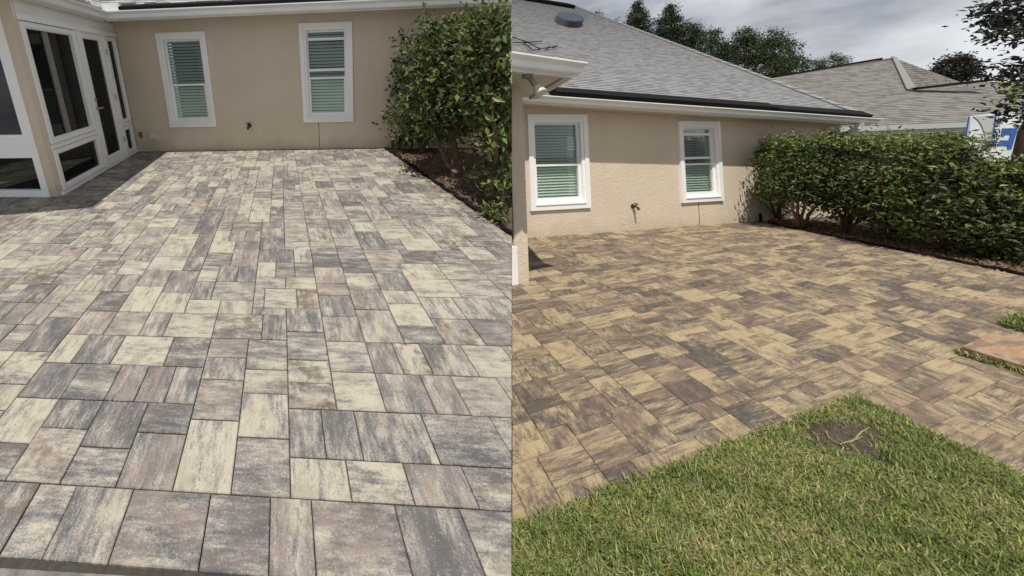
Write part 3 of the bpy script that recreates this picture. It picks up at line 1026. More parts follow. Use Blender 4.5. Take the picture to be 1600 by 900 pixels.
def scatter(place, name, halves, box, n_, z, size, material, label=None, flat=0.45):
    mb = MB()
    V_, F_, T2 = [], [], []
    pts = rng.uniform((box[0], box[2]), (box[1], box[3]), (n_, 2))
    ok = np.ones(n_, bool)
    for nx, ny, c in halves:
        ok &= pts[:, 0] * nx + pts[:, 1] * ny < c - 0.005
    for x, y in pts[ok]:
        a = rng.uniform(0, 6.28)
        l_ = size * rng.uniform(0.5, 1.4)
        w_ = l_ * rng.uniform(0.4, 0.8)
        h = l_ * flat * rng.uniform(0.6, 1.3)
        ca, sa = math.cos(a), math.sin(a)
        k = len(V_)
        for e, f_ in ((-1, -1), (1, -0.8), (0.9, 1), (-0.8, 0.9)):
            V_.append((x + (e * l_ * ca - f_ * w_ * sa) / 2, y + (e * l_ * sa + f_ * w_ * ca) / 2, z - 0.003))
        V_.append((x + l_ * 0.12 * ca, y + l_ * 0.12 * sa, z + h))
        F_ += [(k, k + 1, k + 4), (k + 1, k + 2, k + 4), (k + 2, k + 3, k + 4), (k + 3, k, k + 4)]
        T2 += [(float(np.clip(rng.normal(0.42, 0.25), 0, 1)), 0, 0)] * 5
    mb.v, mb.f, mb.t, mb.g, mb.mi = V_, F_, T2, [(0, 0, 0)] * len(V_), [0] * len(F_)
    return mb.build(name, material, place, kind='stuff', fix=False)


scatter(A, 'mulch', [half(edge1, edge2, (2, 5)), half((-5, 5.6), (3, 5.6), (0, 3)), seam_half(A)], (0.5, 2.9, 1.9, 5.6), 9000, -0.016, 0.03, 'mulch')
# torn black edging between paving and bed
mb = MB()
e0, e1 = np.array([*edge1, 0]), np.array([*edge2, 0])
ev = (e1 - e0) / np.linalg.norm(e1 - e0)
en = np.array([-ev[1], ev[0], 0])
pts = []
for k in range(46):
    t = k / 45
    pts.append(e0 + (e1 - e0) * t + en * (0.035 + 0.02 * math.sin(k * 1.7) + 0.012 * rng.normal()) + np.array([0, 0, 0.012 * abs(math.sin(k * 0.9)) + 0.006 * rng.random()]))
mb.sweep([[q - en * 0.018 + (0, 0, -0.03), q + en * 0.022 + (0, 0, -0.03), q + en * 0.025 + (0, 0, 0.004), q + (0, 0, 0.018), q - en * 0.016 + (0, 0, 0.004)] for q in pts])
tag(mb.build('plastic_edging', 'black', A, cut=True), 'torn black plastic edging between the pale pavers and the mulch bed', 'edging')
for k, (x, y, h) in enumerate(((611, 229, 0.17), (618, 224, 0.26))):
    c = A.z(x, y)
    c[1] = min(c[1], 5.55)
    mb = MB()
    mb.tube([c - (0, 0, 0.02), c + (0.01, 0, h * 0.5), c + (0.02 * k, 0, h * 0.52), c + (0.03 * k, 0, h)], [0.022, 0.022, 0.03, 0.026], 8)
    mb.tube([c + (0.03 * k, 0, h), c + (0.03 * k, 0, h + 0.012)], [0.014, 0.014], 8)
    tag(mb.build('sprinkler_riser', 'black' if k else 'green', A), ('taller black' if k else 'shorter green') + ' sprinkler riser at the corner of wall and mulch bed', 'sprinkler')


# ---------------------------------------------------------------- plants
def leaf_cloud(place, blobs, n_, size, material, name, parent, hb, shell=0.55, clip=True, aspect=0.5, dens=None, face=0.0, shoots=0.0, extra_half=None, tone_up=0.3, tone0=0.35, n_single=0):
    """many folded leaves spread through ellipsoids (px centre, px radii, depth, depth radius)"""
    vol = np.array([b[2] * b[3] for b in blobs], float)
    cnt = (n_ * vol / vol.sum()).astype(int)
    V_, T2 = [], []
    right, up, fw = place.right, place.up, place.fwd
    for (bx_, by_, rx, ry, dp, dr), m2 in zip(blobs, cnt):
        c = place.at(bx_, by_, dp)
        ax, ay = right * rx * dp / F_PX, up * ry * dp / F_PX
        u = rng.normal(size=(m2, 3))
        u /= np.linalg.norm(u, axis=1)[:, None]
        rad = shell + (1 - shell) * rng.random(m2) ** 0.6
        lump = 1 + 0.16 * np.sin(u[:, 0] * 5 + bx_) * np.sin(u[:, 1] * 6 + by_) + 0.1 * np.sin(u[:, 2] * 9 + u[:, 0] * 7)
        rad = rad * lump + rng.normal(0, 0.035, m2)
        pts = c + (u[:, :1] * ax + u[:, 1:2] * ay + u[:, 2:] * fw * dr) * rad[:, None]
        # gather leaves in tufts
        kk = min(m2, max(6, m2 // 14))
        if m2 < 1:
            continue
        hubs = pts[:kk]
        idx = rng.integers(0, kk, m2)
        pts = np.where(rng.random(m2)[:, None] < 0.78, hubs[idx] + rng.normal(size=(m2, 3)) * size * 1.05, pts)
        hub_t = rng.normal(0, 0.13, kk)
        for q, k, uu, rd in zip(pts, idx, u, rad):
            d = rng.normal(size=3) + uu[0] * right * 0.6 + np.array([0, 0, 0.35])
            d /= np.linalg.norm(d)
            nrm = rng.normal(size=3) + np.array([0, 0, 0.7]) - fw * face
            sdv = np.cross(d, nrm)
            sdv /= np.linalg.norm(sdv) + 1e-9
            nn = np.cross(sdv, d)
            L = size * rng.uniform(0.6, 1.35)
            W = L * aspect * rng.uniform(0.8, 1.2)
            quad = (q, q + d * L * 0.45 + sdv * W / 2 + nn * W * 0.18, q + d * L - nn * L * 0.12, q + d * L * 0.45 - sdv * W / 2 + nn * W * 0.18)
            if clip and min(place.keep(e) for e in quad) < 0:
                continue
            if extra_half is not None and not extra_half(q):
                continue
            V_.append(quad)
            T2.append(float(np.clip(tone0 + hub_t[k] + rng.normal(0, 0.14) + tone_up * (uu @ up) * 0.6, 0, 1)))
    if n_single:
        # the leaves that show largest, each an object of its own
        ctr = np.array(V_).mean(axis=1)
        order = np.argsort([(q - EYEV) @ fw for q in ctr])
        pick = set(order[:n_single].tolist())
        for i in pick:
            one = MB()
            a_, b_, c_, d_ = V_[i]
            one.poly((a_, b_, c_), (T2[i], 0, 0))
            one.poly((a_, c_, d_), (T2[i], 0, 0))
            one.build('leaf', material, place, parent, hb, fix=False)
        T2 = [t for i, t in enumerate(T2) if i not in pick]
        V_ = [q for i, q in enumerate(V_) if i not in pick]
    k = len(V_)
    P = np.array(V_).reshape(-1, 3)
    mb = MB()
    mb.v = P.tolist()
    mb.f = [q for i in range(k) for q in ((4 * i, 4 * i + 1, 4 * i + 2), (4 * i, 4 * i + 2, 4 * i + 3))]
    mb.mi = [0] * len(mb.f)
    mb.t = [(t, 0, 0) for t in T2 for _ in range(4)]
    mb.g = [(0, 0, 0)] * len(mb.v)
    return mb.build(name, material, place, parent, hb, fix=False, kind='stuff')


def stem(place, parent, hb, pts, r0, r1, name='stem', tone=0.5, material='bark', cut=False):
    pts = [np.asarray(q, float) for q in pts]
    out = [pts[0]]
    for a, b in zip(pts[:-1], pts[1:]):
        for t in (1 / 3, 2 / 3, 1):
            out.append(a + (b - a) * t + rng.normal(0, 0.012 * np.linalg.norm(b - a) * 2, 3) * (t < 1))
    mb = MB()
    mb.tube(out, list(np.linspace(r0, r1, len(out))), 7, (tone, 0, 0))
    return mb.build(name, material, place, parent, hb, smooth=True, cut=cut)


# three big shrubs in the bed on the left
SH = [((655, 236), [(655, 120, 40, 75, 0, 0.35), (640, 185, 34, 45, 0, 0.3), (690, 190, 45, 40, 0, 0.3)], 'tall shrub with dark leaves touching the stucco wall, farthest in the left bed', 1900),
      ((708, 272), [(705, 100, 68, 72, 0, 0.42), (735, 70, 60, 45, 0, 0.35), (665, 160, 40, 55, 0, 0.3), (725, 165, 55, 50, 0, 0.35)], 'tall shrub on two upright stems with a cut stump, middle of the left bed', 3600),
      ((773, 322), [(785, 110, 60, 90, 0, 0.4), (800, 190, 52, 75, 0, 0.35), (775, 60, 50, 40, 0, 0.3), (795, 275, 30, 45, 0, 0.25)], 'nearest shrub of the left bed with a forked bare trunk and pale young leaves', 3600)]
for k, (bpx, blobs, lab, n_) in enumerate(SH):
    c = A.z(*bpx)
    dp = A.px(c)[2]
    root = thing('shrub', A, c, lab, 'shrub', 'shrubs in the left mulch bed')
    blobs = [(b[0], b[1], b[2], b[3], dp - 0.1 + rng.uniform(-0.1, 0.15), b[5]) for b in blobs]
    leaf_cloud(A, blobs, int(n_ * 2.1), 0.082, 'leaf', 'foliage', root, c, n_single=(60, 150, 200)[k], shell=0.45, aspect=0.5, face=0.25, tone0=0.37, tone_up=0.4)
    heads = [(b[0], b[1]) for b in blobs]
    for q, hd in enumerate(heads[:4]):
        mid = A.at((bpx[0] * 0.6 + hd[0] * 0.4) + rng.uniform(-14, 14), bpx[1] * 0.55 + hd[1] * 0.45, dp - 0.02 + rng.uniform(-0.08, 0.08))
        stem(A, root, c, [c + (rng.uniform(-0.04, 0.04), rng.uniform(-0.04, 0.04), -0.03), mid, A.at(*hd, dp)], 0.042, 0.016, cut=True, tone=0.35 + 0.3 * rng.random())
    for q in range(5):
        a = rng.uniform(0, 6.28)
        stem(A, root, c, [c + (0, 0, 0.0), c + (0.22 * math.cos(a), 0.22 * math.sin(a), 0.2 + 0.12 * rng.random())], 0.01, 0.004, 'twig', 0.8, cut=True)
    if k == 1:
        mb = MB()
        q = c - np.array([0, 0.08, 0])
        mb.tube([q, q + (0, -0.02, 0.09)], [0.07, 0.065], 10, (0.3, 0, 0))
        mb.tube([q + (0, -0.02, 0.088), q + (0, -0.021, 0.095)], [0.045, 0.04], 10, (0.95, 0, 0))
        mb.build('stump', 'bark', A, root, c)
    if k == 2:
        # pale young leaves in front
        leaf_cloud(A, [(770, 200, 24, 34, dp - 0.3, 0.1), (797, 290, 14, 22, dp - 0.35, 0.1)], 80, 0.1, 'leaf', 'young_leaves', root, c, aspect=0.38, tone0=0.8, face=0.5)
        stem(A, root, c, [A.at(775, 255, dp - 0.1), A.at(770, 150, dp - 0.25), A.at(768, 60, dp - 0.3)], 0.022, 0.012, 'branch', 0.9, cut=True)
# low ferny weed at the foot
c = A.z(775, 338)
root = thing('weed', A, c, 'low green weed at the foot of the nearest shrub in the left bed', 'weed')
leaf_cloud(A, [(772, 335, 20, 14, A.px(c)[2] - 0.05, 0.1)], 90, 0.07, 'leaf', 'foliage', root, c, tone0=0.5)

# ================================================================ RIGHT: level patio, lawn, hedge
UB, VB, SKB = 0.0925, 0.0345, math.tan(math.radians(20))


def planB(i, j):
    u, v = 0.3 + UB * i, 0.40 + VB * j
    return (u + SKB * v, v + 0.018 * u)


wb0, wb1 = B.z(825, 372)[:2], B.z(1190, 345)[:2]
WB = Wall(B, wb0, wb1)
he0, he1 = B.z(1196, 349)[:2], B.z(1470, 405)[:2]
he2 = he1 + (he1 - he0) * 1.2
gcn, gle, gri = B.z(1340, 624)[:2], B.z(812, 828)[:2], B.z(1600, 748)[:2]
gle = gcn + (gle - gcn) * 1.25
gri = gcn + (gri - gcn) * 2.6
lawn = [tuple(gle), tuple(gcn), tuple(gri), (gri[0] - 0.1, 0.05), (0.1, 0.05), (0.3, 0.6)]
sheet(B, 'ground', [(-1, -6), (60, -60), (900, 0), (700, 900), (40, 40)], -0.09, 'lot', cut=True)
patB = sheet(B, 'patio', [(0.1, 0.2), (12, 0.2), (12, 0.4), tuple(he2), tuple(he0), (he0[0], he0[1] + 0.2), tuple(wb1 + (0, 0.05)), tuple(wb0 + (0, 0.05)), (2.2, 2.9)], -0.012, 'joint', thick=0.06, cut=True)
cellsB = fill(0, 125, 0, 122, [], random.Random(21))
lawn_h = [half(gle, gcn, (2.5, 0.6)), half(gcn, gri, (2.5, 0.6))]
keepB = [half(wb0, wb1, (5, 1)), half(he0, he1, (4, 2)), seam_half(B)]


def in_lawn(p, pad=0.0):
    return all(nx * p[0] + ny * p[1] < c + pad for nx, ny, c in lawn_h)


cellsB = [q for q in cellsB if not all(in_lawn(planB(a, b), -0.03) for a in q[:2] for b in q[2:4])]
TONES.update({'c': (0.74, 0.1), 'p': (0.57, 0.6), 'x': (0.5, 0.2), 'g': (0.36, 0.15), 'm': (0.4, 0.9), 'd': (0.2, 0.3)})
lay(B, 'paver', cellsB, planB, keepB, 'paver_warm', patB, 0.0018, UB, lambda c: 0.06)

# lawn: soil, blades, bare patch
lawn_soil = sheet(B, 'lawn', [p_ for p_ in clip_poly(lawn, [seam_half(B)])], 0.006, 'turf_soil', thick=0.03)
pc = B.z(1322, 686)
PE = np.array([(B.z(1390, 689) - pc)[:2], (B.z(1326, 718) - pc)[:2]]).T
PI_ = np.linalg.inv(PE)


def blades(place, name, halves, box, n_, hgt, wid, hole=None, straw=0.18, z0=0.006, thin=None):
    pts = rng.uniform((box[0], box[2]), (box[1], box[3]), (n_, 2))
    ok = np.ones(n_, bool)
    for nx, ny, c in halves:
        ok &= pts[:, 0] * nx + pts[:, 1] * ny < c + rng.normal(0.0, 0.012, n_)
    if hole is not None:
        e = (pts - hole[0]) @ hole[1].T
        d = (e ** 2).sum(axis=1)
        an = np.arctan2(e[:, 1], e[:, 0])
        d = d * (1 + 0.35 * np.sin(3 * an + 1) + 0.25 * np.sin(5 * an) + 0.2 * np.sin(9 * an + 2))
        ok &= (d > 1.15 + 0.35 * rng.normal(size=n_)) | (rng.random(n_) < 0.05)
    pts = pts[ok]
    n_ = len(pts)
    patch = np.sin(pts[:, 0] * 5.1 + 2) * np.sin(pts[:, 1] * 9.3 + pts[:, 0] * 2.2) * 0.5 + np.sin(pts[:, 0] * 17 + pts[:, 1] * 23) * 0.3
    ang = rng.uniform(0, 2 * np.pi, n_)
    lean = np.clip(rng.normal(0.75, 0.4, n_), 0.05, 1.5)
    L = hgt * rng.uniform(0.5, 1.45, n_)
    W = wid * rng.uniform(0.6, 1.3, n_)
    dx, dy = np.cos(ang), np.sin(ang)
    sx, sy = -dy, dx
    base = np.c_[pts, np.full(n_, z0)]

    def ring(t, f, droop):
        h = L * t * np.cos(lean * (0.5 + droop * t))
        r_ = L * t * np.sin(lean * (0.5 + droop * t))
        c = base + np.c_[dx * r_, dy * r_, np.maximum(h, 0.002)]
        o = np.c_[sx * W * f / 2, sy * W * f / 2, np.zeros(n_)]
        return c - o, c + o
    a0, b0 = ring(0.0, 1.0, 0)
    a1, b1 = ring(0.5, 0.9, 0.5)
    tip = ring(1.0, 0.0, 0.8)[0]
    V_ = np.stack([a0, b0, b1, a1, tip], 1).reshape(-1, 3)
    is_straw = rng.random(n_) < np.clip(straw + 0.2 * patch, 0.03, 0.6)
    tn = np.clip(rng.normal(0.42, 0.24, n_) + 0.24 * patch, 0, 1)
    mb = MB()
    mb.v = V_.tolist()
    for i in range(n_):
        k = 5 * i
        mb.f += [(k, k + 1, k + 2, k + 3), (k + 3, k + 2, k + 4)]
        s_ = int(is_straw[i])
        mb.mi += [s_, s_]
        mb.t += [(float(tn[i]), 0, 0)] * 5
    mb.g = [(0, 0, 0)] * len(mb.v)
    return mb.build(name, ['grass', 'straw'], place, kind='stuff', fix=False)


blades(B, 'grass', lawn_h + [seam_half(B)], (0.6, 3.6, 0.28, 1.12), 135000, 0.034, 0.0044, hole=(pc[:2], PI_), straw=0.25)
mb = MB()
ring_ = [tuple(pc[:2] + PE @ np.array([math.cos(t), math.sin(t)]) * 1.1 * (1 + 0.1 * math.sin(3 * t) + 0.08 * math.cos(5 * t))) for t in np.linspace(0, 2 * math.pi, 28, False)]
mb.sweep([[(x, y, 0.0065) for x, y in ring_], [(pc[0] + (x - pc[0]) * 0.7, pc[1] + (y - pc[1]) * 0.7, 0.016) for x, y in ring_]])
mb.build('bare_soil', 'soil', B, kind='structure')
run = thing('grass_runner', B, pc, 'pale dry grass runner curling over the bare dark soil patch in the lawn', 'grass runner')
for q in (((1288, 672), (1296, 686), (1312, 694), (1330, 690), (1348, 682)), ((1310, 692), (1318, 700), (1314, 708)), ((1332, 690), (1346, 676), (1358, 668))):
    mb = MB()
    mb.tube([B.z(x, y, 0.02) + np.array([0, 0, 0.004 * (i % 2)]) for i, (x, y) in enumerate(q)], 0.0022, 5, (0.7, 0, 0))
    mb.build('runner', 'straw', B, run, pc, smooth=True)
# second tuft of lawn and the slab at the right edge
g2 = [B.z(*q)[:2] for q in ((1566, 509), (1590, 497), (1660, 492), (1680, 545))]
gc2 = np.mean(g2, axis=0)
hv = [half(g2[i], g2[(i + 1) % 4], gc2) for i in range(4)]
blades(B, 'grass', hv, (min(q[0] for q in g2), max(q[0] for q in g2), min(q[1] for q in g2), max(q[1] for q in g2)), 5000, 0.06, 0.009, straw=0.1)
sl = [B.z(x, y, 0.052) for x, y in ((1502, 541), (1556, 517), (1720, 553), (1690, 598))]
base = np.mean(sl, axis=0) - (0, 0, 0.052)
mb = MB()
mb.sweep([[q - (0, 0, 0.045) for q in sl], [q - (0, 0, 0.004) for q in sl], [q + (np.mean(sl, axis=0) - q) * 0.012 for q in sl]])
tag(mb.build('slab', 'slab', B, None, base), 'brown and orange wood-grained slab lying on the pavers at the right edge', 'slab')
hv = [half(B.z(1500, 548)[:2], B.z(1700, 607)[:2], B.z(1600, 560)[:2]), half(B.z(1504, 556)[:2], B.z(1700, 614)[:2], B.z(1600, 620)[:2])]
hv = [half(B.z(1506, 548)[:2], B.z(1690, 603)[:2], B.z(1600, 600)[:2]), half(B.z(1506, 557)[:2], B.z(1690, 614)[:2], B.z(1600, 560)[:2])]
e0 = [B.z(*q)[:2] for q in ((1506, 548), (1690, 603), (1690, 614), (1506, 557))]
blades(B, 'grass', hv, (min(q[0] for q in e0), max(q[0] for q in e0), min(q[1] for q in e0), max(q[1] for q in e0)), 1400, 0.035, 0.007, straw=0.3)

# --- the house on the level patio
houseB = house_root('house', B, (*((wb0 + wb1) / 2), 0), 'beige stucco house under a wide grey shingle roof, behind the tan pavers')
hbB = HB[houseB.name]
winB = []
for q in (((816, 177), (912, 181), (834, 329), (924, 324)), ((1057, 188), (1123, 191), (1064, 317), (1127, 313))):
    e = [WB.sz(*k) for k in q]
    winB.append(((e[0][0] + e[2][0]) / 2, (e[1][0] + e[3][0]) / 2, (e[2][1] + e[3][1]) / 2, (e[0][1] + e[1][1]) / 2))
send = WB.sz(1312, 205)[0]
mb = MB()
WB.pierced(mb, -0.6, send, -0.1, 2.33, [(a + 0.04, b - 0.04, c + 0.04, d - 0.04) for a, b, c, d in winB])
mb.build('wall', 'stucco', B, houseB, hbB, cut=True, fix=False)
mb = MB()
e = WB.P(send, 0, 0)
mb.hexa([WB.P(send - 0.01, -0.002, -0.1), WB.P(send, -0.002, -0.1), WB.P(send, -6, -0.1), WB.P(send - 0.15, -6, -0.1), WB.P(send - 0.01, -0.002, 1.9), WB.P(send, -0.002, 1.9), WB.P(send, -6, 1.9), WB.P(send - 0.15, -6, 1.9)])
mb.build('end_wall', 'stucco', B, houseB, hbB)
blind_window(WB, houseB, *winB[0], cw=0.14)
blind_window(WB, houseB, *winB[1], bars=(0.55, 0.9), cw=0.125)
s, z = WB.sz(1092, 330)
mb = MB()
WB.box(mb, s - 0.006, s + 0.006, -0.01, 0.002, -0.02, winB[1][2] - 0.005)
mb.build('control_joint', 'bronze', B, houseB, hbB)
faucet(WB, houseB, 988, 322)
# main eave
OH = 0.34
fp = WB.p0 + WB.n * OH
gL, gR = B.on(800, 158, fp, WB.n), B.on(1362, 194, fp, WB.n)
gutter(B, houseB, gL - (gR - gL) * 0.05, gR, WB.n, h=0.1, w_=0.13)
ud = (gR - gL) / np.linalg.norm(gR - gL)
mb = MB()
nrib = 90
for k in range(nrib):
    a0, a1 = gL + (gR - gL) * (k / nrib), gL + (gR - gL) * ((k + 0.9) / nrib)
    c = [a0 - WB.n * 0.03, a1 - WB.n * 0.03, a1 - WB.n * (OH + 0.02), a0 - WB.n * (OH + 0.02)]
    mb.hexa([v + np.array([0, 0, 0.0]) for v in c] + [v + np.array([0, 0, 0.01]) for v in c])
c = [gL - WB.n * 0.03, gR - WB.n * 0.03, gR - WB.n * (OH + 0.02), gL - WB.n * (OH + 0.02)]
mb.hexa([v + np.array([0, 0, 0.008]) for v in c] + [v + np.array([0, 0, 0.05]) for v in c])
mb.build('soffit', 'soffit', B, houseB, hbB, cut=True)
# roof plane through the eave, hip running up to the left
pitch = 0.8
inn = -WB.n
OB = gL + np.array([0, 0, 0.105])
nroof = np.cross(ud, inn + np.array([0, 0, pitch]))
nroof /= np.linalg.norm(nroof)
if nroof[2] < 0:
    nroof = -nroof
UBv = ud
VBv = np.cross(nroof, ud)
if VBv[2] < 0:
    VBv = -VBv


def uvB(x, y):
    p = B.on(x, y, OB, nroof) - OB
    return p @ UBv, p @ VBv


hip0, hip1 = uvB(1352, 183), uvB(894, 9)
tl = uvB(790, -8)
hip0 = (hip0[0], 0.0)
rp = [(-1.5, 0.0), hip0, hip1, tl, (tl[0] - 2.5, tl[1])]
mb = MB()
rpts = [OB + UBv * a + VBv * b for a, b in rp]
mb.sweep([[q - nroof * 0.06 for q in rpts], rpts])
ht, hb_ = OB + UBv * hip1[0] + VBv * hip1[1], OB + UBv * hip0[0]
mb.poly([hb_, hb_ - WB.n * 9, ht - np.array([0, 0, 0.01])])
roofB = mb.build('roof', 'vent_grey', B, houseB, hbB, cut=True)
shingles(B, roofB, hbB, OB, UBv, VBv, rp, 0.085, 0.1, 0.24, 'shingle_grey', tones=(0.2, 0.38), thick=0.002)
mb = MB()
h0, h1 = OB + UBv * hip0[0] + nroof * 0.02, ht + nroof * 0.02
hd = (h1 - h0)
nseg = 40
for k in range(nseg):
    a, b = h0 + hd * (k / nseg), h0 + hd * ((k + 1.08) / nseg)
    side = np.cross(hd / np.linalg.norm(hd), nroof) * 0.1
    mb.hexa([a - side, b - side, b + side, a + side, a - side + nroof * 0.035, b - side + nroof * 0.012, b + side + nroof * 0.012, a + side + nroof * 0.035], (0.55, 0, 0))
mb.build('hip_cap', 'shingle_grey', B, roofB, hbB, cut=True)
# black ridge vent at the top left
mb = MB()
r0, r1 = (np.array(uvB(780, -6)), np.array(uvB(893, 13)))
a, b = OB + UBv * r0[0] + VBv * r0[1], OB + UBv * r1[0] + VBv * r1[1]
mb.hexa([a - VBv * 0.16, b - VBv * 0.16, b + VBv * 0.3, a + VBv * 0.3] + [q + nroof * 0.16 for q in (a - VBv * 0.16, b - VBv * 0.16, b + VBv * 0.3, a + VBv * 0.3)])
mb.build('ridge_vent', 'black', B, roofB, hbB, cut=True)
# black strip along the eave
for x0, x1 in ((846, 1188), (1190, 1350)):
    (u0, _), (u1, _) = uvB(x0, 140 if x0 < 900 else 172), uvB(x1, 168 if x1 < 1200 else 184)
    a, b = OB + UBv * u0, OB + UBv * u1
    hgt = 0.09 if x0 < 900 else 0.07
    c = [a - VBv * 0.02 + nroof * 0.03, b - VBv * 0.02 + nroof * 0.03, b + VBv * 0.16 + nroof * 0.03, a + VBv * 0.16 + nroof * 0.03]
    mb = MB()
    mb.hexa(c + [q + nroof * hgt for q in c])
    mb.build('eave_strip', 'black', B, houseB, hbB, cut=True)
# round solar attic fan on the roof
base_ring = [B.on(887 + 21 * math.cos(t), 35.5 + 7.5 * math.sin(t) + 3.4 * math.cos(t), OB, nroof) for t in np.linspace(0, 2 * math.pi, 32, False)]
c = np.mean(base_ring, axis=0)
fan = [[c + (q - c) * k + nroof * hgt for q in base_ring] for hgt, k in ((0.0, 1.02), (0.1, 1.0), (0.2, 0.98), (0.225, 0.92))]
mb = MB()
mb.sweep(fan[:3], mi=0)
fo = mb.build('attic_fan', 'vent_grey', B, roofB, hbB)
fan_top = MB()
fan_top.sweep([[q + nroof * 0.003 for q in fan[2]], fan[3]])
fan_top.build('solar_panel', 'vent_blue', B, roofB, hbB)
# loose wires on the roof
mb = MB()
for q in (((795, 60), (820, 70), (843, 80), (856, 78)), ((843, 80), (830, 84), (815, 68)), ((795, 70), (825, 71), (845, 67)), ((850, 80), (868, 76), (862, 78))):
    mb.tube([OB + UBv * uvB(x, y)[0] + VBv * uvB(x, y)[1] + nroof * (0.05 + 0.03 * (i % 2)) for i, (x, y) in enumerate(q)], 0.012, 5)
mb.build('roof_wire', 'black', B, roofB, hbB, cut=True)
# sunroom corner: post, side wall, eave with gutter
zs = 2.25
n0 = B.z(827, 443)
mb = MB()
pw = B.z(806, 444)
q = [tuple(pw[:2]), tuple(n0[:2]), (n0[0] + 0.08, n0[1] + 0.16), (pw[0], n0[1] + 0.18)]
mb.sweep([[(x, y, -0.03) for x, y in q], [(x, y, zs) for x, y in q]])
mb.build('post', 'stucco', B, houseB, hbB, cut=True)
mb = MB()
pe = pw - (0.16, 0.0, 0)
mb.sweep([[(x, y, z_) for x, y in ((pe[0], pe[1] - 0.015), (pw[0] + 0.02, pw[1] - 0.015), (pw[0] + 0.02, pw[1] + 0.05), (pe[0], pe[1] + 0.05))] for z_ in (-0.02, 0.42)])
mb.build('window_frame', 'white', B, houseB, hbB, cut=True)
g0, g1 = B.z(770, 103, zs), B.z(898, 118, zs)
od = np.array([g1[1] - g0[1], -(g1[0] - g0[0]), 0])
od /= np.linalg.norm(od)
gutter(B, houseB, g0, g1, od, h=0.1, w_=0.12)
corner = B.z(838, 152, zs)
mb = MB()
tl_ = np.array([g0[0], corner[1] + 0.2, zs])
c = [g0 - od * 0.02, g1 - od * 0.02, corner, tl_]
mb.hexa(c + [v + np.array([0, 0, 0.03]) for v in c])
sdir_ = (corner - g1) / np.linalg.norm(corner - g1)
for k in range(9):
    a = g0 + (g1 - g0) * (k / 9) - od * 0.03
    b = g0 + (g1 - g0) * ((k + 0.9) / 9) - od * 0.03
    q = [a, b, b + (0.05, 0.85, 0), a + (0.05, 0.85, 0)]
    mb.hexa([v - np.array([0, 0, 0.008]) for v in q] + [v + np.array([0, 0, 0.002]) for v in q])
mb.build('soffit', 'soffit', B, houseB, hbB, cut=True)
mb = MB()
sp = np.array([sdir_[1], -sdir_[0], 0])
q = [g1 - od * 0.02 - sp * 0.09, g1 - od * 0.02, corner, corner - sp * 0.09]
mb.hexa([v - np.array([0, 0, 0.025]) for v in q] + [v + np.array([0, 0, 0.1]) for v in q])
mb.build('rake_board', 'soffit', B, houseB, hbB, cut=True)
mb = MB()
a, b = g0 + np.array([0, 0, 0.11]), g0 + (g1 - g0) * 0.84 + np.array([0, 0, 0.11])
q = [a - od * 0.03, b - od * 0.03, b - od * 0.14, a - od * 0.14]
mb.hexa(q + [v + np.array([0, 0, 0.05]) for v in q])
mb.build('eave_strip', 'black', B, houseB, hbB, cut=True)
mb = MB()
q = [a - od * 0.02 - (0, 0, .02), g1 + (0, 0, 0.09) - od * 0.02, corner + (0, 0, 0.25), tl_ + (0, 0, 0.3)]
mb.hexa(q + [v + np.array([0, 0, 0.02]) for v in q], (0.55, 0, 0))
mb.build('sunroom_roof', 'shingle_grey', B, houseB, hbB, cut=True)
# floodlight under that eave
fl = B.z(824, 117, zs - 0.01)
mb = MB()
dpl = B.px(fl)[2]
q1, q2, q3 = B.at(830, 124, dpl), B.at(837, 134, dpl - 0.05), B.at(846, 146, dpl - 0.1)
mb.tube([fl + (0, 0, 0.012), fl - (0, 0, 0.03)], [0.05, 0.045], 12)
mb.tube([fl - (0, 0, 0.02), q1, q2], [0.02, 0.024, 0.026], 8)
lampo = mb.build('floodlight', 'lamp', B, houseB, hbB, smooth=True)
mb = MB()
q2b, q25 = q2 + (q3 - q2) * 0.15, q2 + (q3 - q2) * 0.6
mb.tube([q2, q2b, q25, q3, q3 + (q3 - q2) * 0.04], [0.024, 0.03, 0.045, 0.058, 0.04], 12)
mb.build('lamp_head', 'lens', B, lampo, hbB, smooth=True)
# downspout at the far end
mb = MB()
e = gR - ud * 0.5
mb.tube([e + WB.n * 0.06, e + WB.n * 0.03 - (0, 0, 0.1), e - WB.n * (OH - 0.1) - (0, 0, 0.32), e - WB.n * (OH - 0.06) - (0, 0, 1.9)], 0.05, 8)
mb.build('downspout', 'gutter', B, houseB, hbB)

# --- planting bed and hedge
bedB = [tuple(he0), tuple(he2), (he2[0] + 3, he2[1]), (he0[0] + 4, he0[1] + 1.2), (he0[0] + 0.1, he0[1] + 0.6)]
sheet(B, 'planting_bed', bedB, -0.014, 'soil', thick=0.06)
scatter(B, 'mulch', [half(he0, he1, (11, 2)), half((he0[0], he0[1] + 0.3), (he0[0] + 4, he0[1] + 0.9), (11, 2))], (min(he2[0], 7.5), 11.0, 0.8, 4.3), 9000, -0.012, 0.05, 'mulch')
mb = MB()
pts = []
for k in range(40):
    t = k / 39
    q = he0 + (he2 - he0) * t
    pts.append(np.array([q[0] + 0.07 + 0.03 * math.sin(k * 1.9), q[1], 0.004 + 0.012 * abs(math.sin(k * 1.1))]))
mb.sweep([[q + (-0.04, 0, -0.03), q + (0.04, 0, -0.03), q + (0.03, 0, 0.012), q + (-0.02, 0, 0.02)] for q in pts])
tag(mb.build('plastic_edging', 'black', B), 'black plastic edging between the tan pavers and the hedge bed', 'edging')
